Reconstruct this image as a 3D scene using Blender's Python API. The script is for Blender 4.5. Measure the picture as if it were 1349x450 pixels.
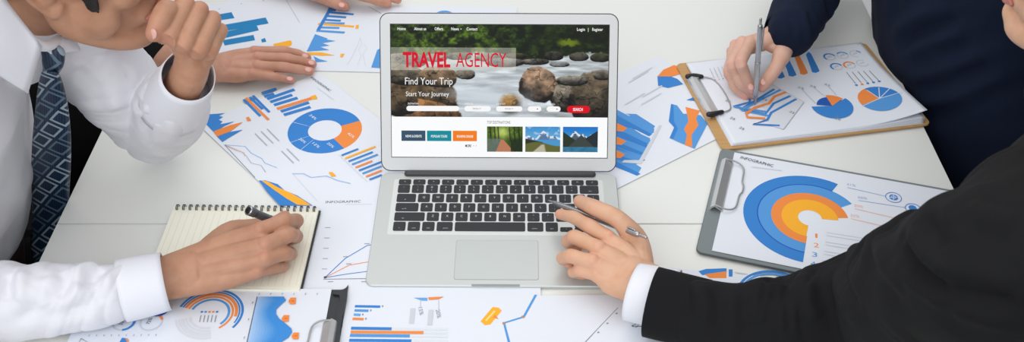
import bpy, bmesh, math, random
import numpy as np
from mathutils import Vector, Matrix
random.seed(4); rng = np.random.default_rng(7)
for o in list(bpy.data.objects): bpy.data.objects.remove(o)
SC = bpy.context.scene; COL = SC.collection

# ------------------------------------------------------------------ camera
PITCH = math.radians(39.7); FPX = 1414.0; CAMZ = 1.70
SP, CP = math.sin(PITCH), math.cos(PITCH)
cam_d = bpy.data.cameras.new('camera'); cam = bpy.data.objects.new('camera', cam_d); COL.objects.link(cam)
cam.location = (0, 0, CAMZ); cam.rotation_euler = (math.radians(90) - PITCH, 0, 0)
cam_d.sensor_width = 36; cam_d.lens = 36 * FPX / 1349; cam_d.clip_start = .01
cam_d.dof.use_dof = True; cam_d.dof.focus_distance = 1.42; cam_d.dof.aperture_fstop = 9
SC.camera = cam
# ------------------------------------------------------------------ world and lights
W = bpy.data.worlds.new('world'); SC.world = W; W.use_nodes = True
bg = W.node_tree.nodes['Background']; bg.inputs[0].default_value = (.93, .96, 1, 1); bg.inputs[1].default_value = .66
def area(name, loc, size, power, target, col=(1, 1, 1)):
    l = bpy.data.lights.new(name, 'AREA'); l.shape = 'RECTANGLE'; l.size, l.size_y = size; l.energy = power; l.color = col
    o = bpy.data.objects.new(name, l); COL.objects.link(o); o.location = loc
    o.rotation_euler = (Vector(target) - Vector(loc)).to_track_quat('-Z', 'Y').to_euler(); return o
area('ceiling_light', (-.2, 1.9, 2.75), (2.2, 1.6), 15, (0, 1.3, .74), (1, .985, .96))
area('ceiling_light_front', (0, -.3, 2.7), (2.2, 1.2), 10, (0, 1.1, .74), (1, .985, .96))
area('window_light', (-2.4, 3.4, 2.2), (2.4, 1.8), 10, (0, 1.2, .74), (.93, .97, 1))
area('fill_light_left', (-1.0, -.9, 2.4), (2.4, 1.2), 24, (-.3, 1.1, .74), (.97, .985, 1))  # added fill lamp, no window here; brightens the left part of the table
vs = SC.view_settings; vs.view_transform = 'Standard'; vs.look = 'None'; vs.gamma = 1; vs.exposure = 0; vs.use_curve_mapping = False

# ------------------------------------------------------------------ geometry helpers
TZ = .74
def T(px, py, z=TZ):
    X = (px - 674.5) / FPX; v = (py - 225) / FPX; d = (CAMZ - z) / (SP + v * CP)
    return Vector((X * d, d * (CP - v * SP), z))
def D(px, py, d):
    X = (px - 674.5) / FPX; v = (py - 225) / FPX
    return Vector((X * d, d * (CP - v * SP), CAMZ - d * (SP + v * CP)))
def lin(c):
    return tuple((x / 255 / 12.92 if x / 255 <= .04045 else ((x / 255 + .055) / 1.055) ** 2.4) for x in c)
def tag(o, label, cat, group=None, kind=None):
    if label: o['label'] = label
    if cat: o['category'] = cat
    if group: o['group'] = group
    if kind: o['kind'] = kind
    return o
def empty(name, loc, rz=0):
    o = bpy.data.objects.new(name, None); COL.objects.link(o); o.location = loc; o.rotation_euler = (0, 0, rz)
    o.empty_display_size = .05; return o
class MB:
    """collects vertices and faces with a material slot per face"""
    def __init__(s): s.v = []; s.f = []; s.m = []; s.mats = []; s.sm = []
    def slot(s, m):
        if m not in s.mats: s.mats.append(m)
        return s.mats.index(m)
    def add(s, vs_, fs, mat, smooth=False):
        b = len(s.v); k = s.slot(mat); s.v += [tuple(v) for v in vs_]
        for f in fs: s.f.append([i + b for i in f]); s.m.append(k); s.sm.append(smooth)
    def add_mesh(s, me, mat, smooth=True):
        n = len(me.vertices); co = np.empty(n * 3); me.vertices.foreach_get('co', co); co = co.reshape(-1, 3)
        s.add([tuple(c) for c in co], [list(p.vertices) for p in me.polygons], mat, smooth)
    def mesh(s, name='m'):
        me = bpy.data.meshes.new(name); me.from_pydata(s.v, [], s.f)
        for m in s.mats: me.materials.append(m)
        me.polygons.foreach_set('material_index', s.m); me.polygons.foreach_set('use_smooth', s.sm); me.update(); return me
    def obj(s, name, parent=None, origin=None):
        if origin is not None:
            s.v = [(v[0] - origin[0], v[1] - origin[1], v[2] - origin[2]) for v in s.v]
        o = bpy.data.objects.new(name, s.mesh(name)); COL.objects.link(o)
        if origin is not None: o.location = origin
        if parent: o.parent = parent
        return o
    def rel(s, parent):  # make vertices relative to a parent Empty/object that has a location
        l = parent.location; s.v = [(v[0] - l[0], v[1] - l[1], v[2] - l[2]) for v in s.v]; return s
    def part(s, name, parent):
        """world-space vertices under a parent without rotation"""
        off = Vector((0, 0, 0)); p = parent
        while p: off += p.location; p = p.parent
        s.v = [(v[0] - off[0], v[1] - off[1], v[2] - off[2]) for v in s.v]
        o = bpy.data.objects.new(name, s.mesh(name)); COL.objects.link(o); o.parent = parent; return o
def rrect(w, h, r, n=5):
    pts = []
    for cx, cy, a0 in ((w/2-r, h/2-r, 0), (-w/2+r, h/2-r, 90), (-w/2+r, -h/2+r, 180), (w/2-r, -h/2+r, 270)):
        for k in range(n + 1):
            a = math.radians(a0 + 90 * k / n); pts.append((cx + r * math.cos(a), cy + r * math.sin(a)))
    return pts
def slab(mb, pts, z0, z1, mat, M=None, bevel=0, top=None):
    """prism over outline pts (CCW); z0/z1 numbers or functions of (x, y); small top chamfer"""
    f0 = z0 if callable(z0) else (lambda x, y: z0); f1 = z1 if callable(z1) else (lambda x, y: z1)
    n = len(pts); cx = sum(p[0] for p in pts) / n; cy = sum(p[1] for p in pts) / n
    rings = [[(x, y, f0(x, y)) for x, y in pts]]
    if bevel:
        rings.append([(x, y, f1(x, y) - bevel) for x, y in pts])
        q = []
        for i in range(n):
            a, b, c = Vector(pts[i-1]), Vector(pts[i]), Vector(pts[(i+1) % n])
            e1 = (b - a); e2 = (c - b); nn = Vector((-(e1.y), e1.x)).normalized() + Vector((-(e2.y), e2.x)).normalized()
            nn = nn.normalized() * bevel if nn.length > 1e-9 else nn
            q.append((b.x + nn.x, b.y + nn.y, f1(b.x, b.y)))
        rings.append(q)
    else: rings.append([(x, y, f1(x, y)) for x, y in pts])
    V = [v for r in rings for v in r]
    if M is not None: V = [tuple(M @ Vector(v)) for v in V]
    F = [list(range(n))[::-1]]
    for k in range(len(rings) - 1):
        for i in range(n): F.append([k*n+i, k*n+(i+1) % n, (k+1)*n+(i+1) % n, (k+1)*n+i])
    L = (len(rings)-1) * n
    mb.add(V, F, mat); mb.add(V[L:], [list(range(n))], top or mat)
def box(mb, c, s, mat, M=None, bevel=.0):
    pts = [(c[0]-s[0]/2, c[1]-s[1]/2), (c[0]+s[0]/2, c[1]-s[1]/2), (c[0]+s[0]/2, c[1]+s[1]/2), (c[0]-s[0]/2, c[1]+s[1]/2)]
    slab(mb, pts, c[2]-s[2]/2, c[2]+s[2]/2, mat, M, bevel)
def spline(pts, sub):
    P = [Vector(p) for p in pts]; out = []; n = len(P)
    if n == 2: return [P[0].lerp(P[1], k / sub) for k in range(sub + 1)], [k / sub for k in range(sub + 1)]
    t = []
    for i in range(n - 1):
        a = P[i-1] if i else P[0] * 2 - P[1]; d = P[i+2] if i + 2 < n else P[-1] * 2 - P[-2]
        b, c = P[i], P[i+1]
        for k in range(sub):
            u = k / sub
            out.append(.5 * ((2*b) + (c-a)*u + (2*a-5*b+4*c-d)*u*u + (3*b-a-3*c+d)*u**3)); t.append(i + u)
    out.append(P[-1]); t.append(n - 1); return out, t
def tube(mb, pts, rads, mat, side=None, n=20, sub=5, cap=True, smooth=True, off=None):
    """swept closed tube; rads per point: number or (side radius, normal radius)"""
    C, t = spline(pts, sub); R = []
    for u in t:
        i = min(int(u), len(pts) - 2); w = u - i; w = w * w * (3 - 2 * w)
        a = rads[i] if isinstance(rads[i], (tuple, list)) else (rads[i], rads[i])
        b = rads[i+1] if isinstance(rads[i+1], (tuple, list)) else (rads[i+1], rads[i+1])
        R.append((a[0]*(1-w)+b[0]*w, a[1]*(1-w)+b[1]*w))
    tan = [(C[min(i+1, len(C)-1)] - C[max(i-1, 0)]).normalized() for i in range(len(C))]
    s = Vector(side) if side is not None else (Vector((0, 0, 1)).cross(tan[0]) if abs(tan[0].z) < .9 else Vector((1, 0, 0)))
    rings = []
    def ring(c, tg, r):
        nonlocal s
        s_ = (s - tg * s.dot(tg)); s_ = s_.normalized() if s_.length > 1e-6 else tg.orthogonal().normalized()
        if side is None: s = s_
        up = tg.cross(s_)
        return [c + s_ * (r[0] * math.cos(2*math.pi*k/n)) + up * (r[1] * math.sin(2*math.pi*k/n)) for k in range(n)]
    if cap:
        r = R[0]; m = min(r)
        for a in (80, 55, 30): rings.append(ring(C[0] - tan[0]*m*math.sin(math.radians(a)), tan[0], (r[0]*math.cos(math.radians(a)), r[1]*math.cos(math.radians(a)))))
    for c, tg, r in zip(C, tan, R): rings.append(ring(c, tg, r))
    if cap:
        r = R[-1]; m = min(r)
        for a in (30, 55, 80): rings.append(ring(C[-1] + tan[-1]*m*math.sin(math.radians(a)), tan[-1], (r[0]*math.cos(math.radians(a)), r[1]*math.cos(math.radians(a)))))
    V = [v for r in rings for v in r]; F = [list(range(n))[::-1], [(len(rings)-1)*n+i for i in range(n)]]
    for k in range(len(rings)-1):
        for i in range(n): F.append([k*n+i, k*n+(i+1) % n, (k+1)*n+(i+1) % n, (k+1)*n+i])
    mb.add(V, F, mat, smooth)
def ell(mb, c, r, mat, M=None, nu=20, nv=12, smooth=True):
    """ellipsoid; M an optional 3x3 orientation"""
    V = []; F = []
    for j in range(1, nv):
        th = math.pi * j / nv
        for i in range(nu):
            ph = 2*math.pi*i/nu
            V.append(Vector((r[0]*math.sin(th)*math.cos(ph), r[1]*math.sin(th)*math.sin(ph), r[2]*math.cos(th))))
    V += [Vector((0, 0, r[2])), Vector((0, 0, -r[2]))]; a = len(V) - 2
    for j in range(nv-2):
        for i in range(nu): F.append([j*nu+i, (j+1)*nu+i, (j+1)*nu+(i+1) % nu, j*nu+(i+1) % nu])
    for i in range(nu):
        F.append([a, i, (i+1) % nu]); F.append([a+1, (nv-2)*nu+(i+1) % nu, (nv-2)*nu+i])
    if M is not None: V = [M @ v for v in V]
    mb.add([Vector(c) + v for v in V], F, mat, smooth)
def remesh(mb, vox, smooth=4, fac=.5):
    me = mb.mesh('tmp'); o = bpy.data.objects.new('tmp', me); COL.objects.link(o)
    r = o.modifiers.new('r', 'REMESH'); r.mode = 'VOXEL'; r.voxel_size = vox; r.use_smooth_shade = True
    if smooth: s = o.modifiers.new('s', 'SMOOTH'); s.factor = fac; s.iterations = smooth
    dg = bpy.context.evaluated_depsgraph_get(); dg.update()
    res = bpy.data.meshes.new_from_object(o.evaluated_get(dg)); bpy.data.objects.remove(o)
    res.materials.clear(); return res
def get_co(me):
    a = np.empty(len(me.vertices)*3); me.vertices.foreach_get('co', a); return a.reshape(-1, 3)
def get_no(me):
    a = np.empty(len(me.vertices)*3); me.vertex_normals.foreach_get('vector', a); return a.reshape(-1, 3)
def set_co(me, c): me.vertices.foreach_set('co', c.ravel()); me.update()
def wav(co, scale, seed, n=7):
    r = np.random.default_rng(seed); out = np.zeros(len(co))
    wq = co.copy()
    for k in range(3): wq[:, k] += .25*scale*np.sin(co[:, (k+1) % 3]/scale*1.3 + r.random()*6)
    for _ in range(n):
        d = r.normal(size=3); d /= np.linalg.norm(d)
        out += np.sin(wq @ d * (2*math.pi/scale) * (.6 + .8*r.random()) + r.random()*6.28)
    return out / n ** .5
def folds(me, lines, noise=0, scale=.06, seed=1, streaks=()):
    """push cloth in and out along fold lines [(points, width, height)]"""
    co = get_co(me); no = get_no(me); d = np.zeros(len(co))
    if any(len(q) == 2 for l in lines for q in l[0]):
        rx = co[:, 0]; ry = co[:, 1]; rz = co[:, 2] - CAMZ; dep = ry*CP - rz*SP
        sx = 674.5 + FPX*rx/dep; sy = 225 - FPX*(rz*CP + ry*SP)/dep
        def snap(q):
            if len(q) != 2: return q
            dd = np.hypot(sx-q[0], sy-q[1]); m = dd < 7
            i = np.where(m)[0][np.argmin(dep[m])] if m.any() else int(np.argmin(dd))
            return tuple(co[i])
        def dens(P):
            if len(P[0]) != 2: return P
            P3, _ = spline([(a, b, 0) for a, b in P], 8); out = []
            for p in P3:
                if not out or math.hypot(p.x-out[-1][0], p.y-out[-1][1]) > 3.5: out.append((p.x, p.y))
            return out
        lines = [([snap(q) for q in dens(pts)], w, a) for pts, w, a in lines]
    for pts, w, a in lines:
        P = np.array([tuple(p) for p in pts]) if len(pts) > 4 else np.array([tuple(p) for p in spline(pts, 6)[0]])
        if len(P) > 6:
            for _ in range(14): P[1:-1] = (P[:-2] + P[1:-1]*2 + P[2:])/4
        best = np.full(len(co), 1e9)
        fade = np.ones(len(co))
        for i in range(len(P)-1):
            ab = P[i+1]-P[i]; L = (ab@ab) + 1e-12; t = np.clip((co-P[i]) @ ab / L, 0, 1)
            dist = np.linalg.norm(co - (P[i] + t[:, None]*ab), axis=1)
            m = dist < best; best[m] = dist[m]
            g = (i + t[m]) / (len(P)-1); fade[m] = np.clip(4*g*(1-g)*1.6, .25, 1)
        d += a * np.exp(-(best/w)**2) * fade - .45 * a * np.exp(-((best-1.9*w)/w)**2) * fade
    for p0, p1, rmax, amp, sc, tilt in streaks:
        p0, p1 = np.array(tuple(p0)), np.array(tuple(p1)); ax = p1-p0; L = np.linalg.norm(ax); ax /= L
        e1 = np.cross(ax, [0, 0, 1.0]); e1 /= np.linalg.norm(e1); e2 = np.cross(ax, e1); q = co-p0; t = q @ ax; a = q @ e1; b = q @ e2; rr = np.hypot(a, b); ph = np.arctan2(b, a)
        m = np.clip((rmax*1.25-rr)/(rmax*.25), 0, 1)*np.clip((t+.02)/.03, 0, 1)*np.clip((L+.02-t)/.03, 0, 1)
        gate = np.clip(.5+.9*wav(co, sc*2.6, seed+9), 0, 1)
        w_ = np.sin(2*math.pi*t/sc + tilt*np.sin(ph+.6) + 1.1*np.sin(2*math.pi*t/(sc*3.1)+2*ph) + .5*wav(co, sc*3, seed+4))
        d += m*gate*amp*(np.sign(w_)*np.abs(w_)**1.3*.5 + .5 - (1-np.abs(w_))**3*.5)
    if noise: d += noise * wav(co, scale, seed)
    set_co(me, co + no * d[:, None])

# ------------------------------------------------------------------ materials
def mat(name, col, rough=.5, metal=0, spec=.5, bump=0, bscale=200, noise=0, nscale=30, sheen=0, sub=0, coat=0, emit=None, estr=0, sharp=False):
    m = bpy.data.materials.new(name); m.use_nodes = True; nt = m.node_tree; b = nt.nodes['Principled BSDF']
    c = lin(col) + (1,)
    b.inputs['Base Color'].default_value = c; b.inputs['Roughness'].default_value = rough; b.inputs['Metallic'].default_value = metal
    b.inputs['Specular IOR Level'].default_value = spec; b.inputs['Sheen Weight'].default_value = sheen; b.inputs['Coat Weight'].default_value = coat
    if sub:
        b.inputs['Subsurface Weight'].default_value = sub; b.inputs['Subsurface Radius'].default_value = (1, .35, .2); b.inputs['Subsurface Scale'].default_value = .004
    if emit: b.inputs['Emission Color'].default_value = lin(emit) + (1,); b.inputs['Emission Strength'].default_value = estr
    if noise or bump:
        tc = nt.nodes.new('ShaderNodeTexCoord')
    if noise:
        n = nt.nodes.new('ShaderNodeTexNoise'); n.inputs['Scale'].default_value = nscale; n.inputs['Detail'].default_value = 5
        nt.links.new(tc.outputs['Object'], n.inputs['Vector'])
        mx = nt.nodes.new('ShaderNodeMix'); mx.data_type = 'RGBA'; mx.blend_type = 'MULTIPLY'; mx.inputs[0].default_value = 1
        rp = nt.nodes.new('ShaderNodeValToRGB'); rp.color_ramp.elements[0].position = .3; rp.color_ramp.elements[1].position = .7
        rp.color_ramp.elements[0].color = (1-noise,)*3 + (1,); rp.color_ramp.elements[1].color = (1, 1, 1, 1)
        nt.links.new(n.outputs['Fac'], rp.inputs[0]); mx.inputs[6].default_value = c
        nt.links.new(rp.outputs[0], mx.inputs[7]); nt.links.new(mx.outputs[2], b.inputs['Base Color'])
    if bump:
        n2 = nt.nodes.new('ShaderNodeTexNoise'); n2.inputs['Scale'].default_value = bscale; n2.inputs['Detail'].default_value = 3
        nt.links.new(tc.outputs['Object'], n2.inputs['Vector'])
        bp = nt.nodes.new('ShaderNodeBump'); bp.inputs['Strength'].default_value = bump; bp.inputs['Distance'].default_value = .001
        nt.links.new(n2.outputs['Fac'], bp.inputs['Height']); nt.links.new(bp.outputs[0], b.inputs['Normal'])
    return m
def skin_mat(name, base, pink, dark):
    m = bpy.data.materials.new(name); m.use_nodes = True; nt = m.node_tree; b = nt.nodes['Principled BSDF']
    b.inputs['Roughness'].default_value = .47; b.inputs['Specular IOR Level'].default_value = .4
    b.inputs['Subsurface Weight'].default_value = .18; b.inputs['Subsurface Radius'].default_value = (1, .35, .2); b.inputs['Subsurface Scale'].default_value = .004
    tc = nt.nodes.new('ShaderNodeTexCoord'); n = nt.nodes.new('ShaderNodeTexNoise'); n.inputs['Scale'].default_value = 45; n.inputs['Detail'].default_value = 4
    nt.links.new(tc.outputs['Object'], n.inputs['Vector'])
    at = nt.nodes.new('ShaderNodeAttribute'); at.attribute_name = 'flush'
    m1 = nt.nodes.new('ShaderNodeMix'); m1.data_type = 'RGBA'; m1.inputs[6].default_value = lin(dark)+(1,); m1.inputs[7].default_value = lin(base)+(1,)
    rp = nt.nodes.new('ShaderNodeMapRange'); rp.inputs[1].default_value = .3; rp.inputs[2].default_value = .6
    nt.links.new(n.outputs['Fac'], rp.inputs[0]); nt.links.new(rp.outputs[0], m1.inputs[0])
    m2 = nt.nodes.new('ShaderNodeMix'); m2.data_type = 'RGBA'; m2.inputs[7].default_value = lin(pink)+(1,)
    nt.links.new(m1.outputs[2], m2.inputs[6]); nt.links.new(at.outputs['Fac'], m2.inputs[0]); nt.links.new(m2.outputs[2], b.inputs['Base Color'])
    n2 = nt.nodes.new('ShaderNodeTexVoronoi'); n2.inputs['Scale'].default_value = 700; nt.links.new(tc.outputs['Object'], n2.inputs['Vector'])
    bp = nt.nodes.new('ShaderNodeBump'); bp.inputs['Strength'].default_value = .12; bp.inputs['Distance'].default_value = .0006
    nt.links.new(n2.outputs['Distance'], bp.inputs['Height']); nt.links.new(bp.outputs[0], b.inputs['Normal'])
    return m
def tie_mat():
    m = bpy.data.materials.new('patterned_silk'); m.use_nodes = True; nt = m.node_tree; b = nt.nodes['Principled BSDF']
    b.inputs['Roughness'].default_value = .42
    uv = nt.nodes.new('ShaderNodeUVMap'); sp = nt.nodes.new('ShaderNodeSeparateXYZ'); nt.links.new(uv.outputs[0], sp.inputs[0])
    def M(op, a, b_=None, c=None):
        n = nt.nodes.new('ShaderNodeMath'); n.operation = op
        for i, x in enumerate((a, b_, c)):
            if x is None: continue
            if hasattr(x, 'is_output'): nt.links.new(x, n.inputs[i])
            else: n.inputs[i].default_value = x
        return n.outputs[0]
    u, v = sp.outputs[0], sp.outputs[1]
    a = M('ADD', M('MULTIPLY', u, .88), M('MULTIPLY', v, .47)); c = M('SUBTRACT', M('MULTIPLY', v, .88), M('MULTIPLY', u, .47))
    fa = M('ABSOLUTE', M('SUBTRACT', M('FRACT', a), .5)); fc = M('ABSOLUTE', M('SUBTRACT', M('FRACT', c), .5))
    mx = M('MAXIMUM', fa, fc)
    frame = M('MULTIPLY', M('GREATER_THAN', mx, .30), M('LESS_THAN', mx, .41))
    odd = M('GREATER_THAN', M('FRACT', M('MULTIPLY', M('ADD', M('FLOOR', a), 0), .5)), .25)
    stripes = M('GREATER_THAN', M('FRACT', M('MULTIPLY', u, 9)), .5)
    col = nt.nodes.new('ShaderNodeMix'); col.data_type = 'RGBA'; col.inputs[6].default_value = lin((12, 26, 48))+(1,); col.inputs[7].default_value = lin((28, 54, 80))+(1,)
    nt.links.new(stripes, col.inputs[0])
    l = nt.nodes.new('ShaderNodeMix'); l.data_type = 'RGBA'; l.inputs[6].default_value = lin((150, 168, 180))+(1,); l.inputs[7].default_value = lin((88, 110, 128))+(1,)
    nt.links.new(odd, l.inputs[0])
    c2 = nt.nodes.new('ShaderNodeMix'); c2.data_type = 'RGBA'; nt.links.new(frame, c2.inputs[0]); nt.links.new(col.outputs[2], c2.inputs[6]); nt.links.new(l.outputs[2], c2.inputs[7])
    nt.links.new(c2.outputs[2], b.inputs['Base Color']); return m
def wood_mat(name, c1, c2):
    m = mat(name, c1, .5); nt = m.node_tree; b = nt.nodes['Principled BSDF']
    tc = nt.nodes.new('ShaderNodeTexCoord'); mp = nt.nodes.new('ShaderNodeMapping'); mp.inputs['Scale'].default_value = (3, 60, 60)
    n = nt.nodes.new('ShaderNodeTexNoise'); n.inputs['Scale'].default_value = 6; n.inputs['Detail'].default_value = 6
    rp = nt.nodes.new('ShaderNodeValToRGB'); rp.color_ramp.elements[0].color = lin(c1)+(1,); rp.color_ramp.elements[1].color = lin(c2)+(1,)
    nt.links.new(tc.outputs['Object'], mp.inputs[0]); nt.links.new(mp.outputs[0], n.inputs['Vector']); nt.links.new(n.outputs['Fac'], rp.inputs[0]); nt.links.new(rp.outputs[0], b.inputs['Base Color'])
    return m
def vcol_emit(name):
    m = bpy.data.materials.new(name); m.use_nodes = True; nt = m.node_tree; b = nt.nodes['Principled BSDF']
    b.inputs['Base Color'].default_value = (.01, .01, .01, 1); b.inputs['Roughness'].default_value = .6; b.inputs['Specular IOR Level'].default_value = .1
    at = nt.nodes.new('ShaderNodeAttribute'); at.attribute_name = 'picture'
    nt.links.new(at.outputs['Color'], b.inputs['Emission Color']); b.inputs['Emission Strength'].default_value = .97; return m
MT = dict(
    table=mat('white_laminate', (232, 233, 228), .32, bump=.04, bscale=500, noise=.015, nscale=3),
    tedge=mat('laminate_edge', (196, 198, 194), .5), tleg=mat('grey_metal', (150, 152, 155), .4, .7),
    floor=mat('dark_carpet', (8, 8, 9), .95, noise=.3, nscale=60, bump=.5, spec=.0),
    paper=mat('white_paper', (227, 231, 239), .75, spec=.25), paper2=mat('white_paper_warm', (232, 235, 241), .75, spec=.25),
    pad=mat('cream_paper', (243, 241, 224), .8, spec=.2), padline=mat('ruled_line', (214, 214, 200), .8, spec=.2), padback=mat('pad_back', (40, 40, 42), .6),
    alu=mat('silver_aluminium', (196, 200, 198), .42, .35, bump=.05, bscale=900), alu2=mat('silver_aluminium_lid', (214, 216, 216), .5, .0),
    well=mat('key_deck', (214, 217, 215), .45, .3), pad_t=mat('trackpad', (188, 193, 191), .35, .3), seam=mat('trackpad_seam', (150, 155, 153), .5, .3),
    key=mat('black_key', (38, 40, 44), .5, spec=.4), leg=mat('key_legend', (205, 208, 212), .6), gasket=mat('dark_rubber', (45, 47, 52), .6), hinge=mat('hinge_plastic', (62, 64, 66), .5),
    screen=vcol_emit('screen_picture'),
    chrome=mat('chrome', (205, 206, 206), .3, .55), steel=mat('steel_wire', (165, 165, 165), .3, .3), dsteel=mat('dark_wire', (60, 60, 62), .35, .8), blackp=mat('black_plastic', (26, 27, 30), .4),
    pengrey=mat('gunmetal', (100, 103, 108), .25, .35), pensil=mat('pen_silver', (178, 180, 182), .24, .9), pendark=mat('pen_black', (12, 12, 14), .4),
    wood=wood_mat('clipboard_wood', (176, 132, 78), (206, 164, 106)), greyb=mat('grey_board', (122, 130, 132), .6), blackb=mat('black_board', (38, 42, 46), .5), gedge=mat('grey_board_edge', (88, 94, 96), .6),
    shirt=mat('white_cotton', (226, 226, 232), .85, bump=.12, bscale=1400, sheen=.15), shirtc=mat('white_cuff', (232, 233, 240), .85, bump=.1, bscale=1400, sheen=.1), button=mat('pearl_button', (235, 235, 232), .3),
    black=mat('black_suit_wool', (20, 20, 22), .9, spec=.25, bump=.25, bscale=1500), navy=mat('navy_wool', (14, 24, 46), .9, spec=.25, bump=.25, bscale=1200), trous=mat('black_trousers', (12, 12, 14), .95, spec=.15),
    nvt=mat('navy_trousers', (14, 20, 34), .95, spec=.2), belt=mat('brown_leather', (52, 27, 23), .6), shoe=mat('black_leather', (15, 15, 16), .35), hair=mat('dark_hair', (22, 17, 15), .5, bump=.9, bscale=260),
    tie=tie_mat(), chairb=mat('black_chair_fabric', (20, 20, 22), .9), chairw=mat('white_chair_plastic', (190, 192, 190), .45),
    skA=skin_mat('skin_a', (192, 144, 116), (200, 132, 112), (180, 132, 104)), skB=skin_mat('skin_b', (200, 150, 126), (212, 146, 130), (188, 136, 110)),
    skC=skin_mat('skin_c', (214, 172, 152), (224, 160, 148), (206, 162, 140)), skD=skin_mat('skin_d', (220, 174, 144), (226, 156, 134), (212, 164, 132)),
    nail=mat('nail', (226, 172, 160), .28, spec=.5, sub=.1), lip=mat('lip', (190, 118, 104), .45), eyew=mat('eye_white', (225, 222, 218), .2), iris=mat('iris', (35, 22, 16), .2),
)
_ink = {}
def ink(c, e=0):
    k = (tuple(c), e)
    if k not in _ink:
        _ink[k] = mat('print_%02x%02x%02x' % tuple(c), c, .7, spec=.2) if not e else mat('pixel_%02x%02x%02x' % tuple(c), (2, 2, 2), .6, spec=.1, emit=c, estr=.97)
    return _ink[k]
BL = (60, 132, 206); MB_ = (88, 154, 218); LB = (104, 170, 226); DB = (40, 92, 178); OR = (240, 142, 72); YO = (250, 178, 52); TE = (40, 130, 186); GR = (150, 155, 165); LG = (206, 211, 218); DK = (70, 74, 84)

# ------------------------------------------------------------------ text
_tx = {}
def text2d(s, bold=0):
    k = (s, bold)
    if k not in _tx:
        cu = bpy.data.curves.new('t', 'FONT'); cu.body = s; cu.size = 1; cu.resolution_u = 3; cu.offset = bold
        o = bpy.data.objects.new('t', cu); COL.objects.link(o); dg = bpy.context.evaluated_depsgraph_get(); dg.update()
        me = bpy.data.meshes.new_from_object(o.evaluated_get(dg)); bpy.data.objects.remove(o)
        V = [(v.co.x, v.co.y) for v in me.vertices]; F = [list(p.vertices) for p in me.polygons]; bpy.data.meshes.remove(me)
        if V:
            x0 = min(v[0] for v in V); x1 = max(v[0] for v in V)
        else: x0, x1 = 0, 1
        V = [((x - x0) / (x1 - x0), y / .70) for x, y in V]; _tx[k] = (V, F, x1 - x0)
    return _tx[k]

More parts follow.
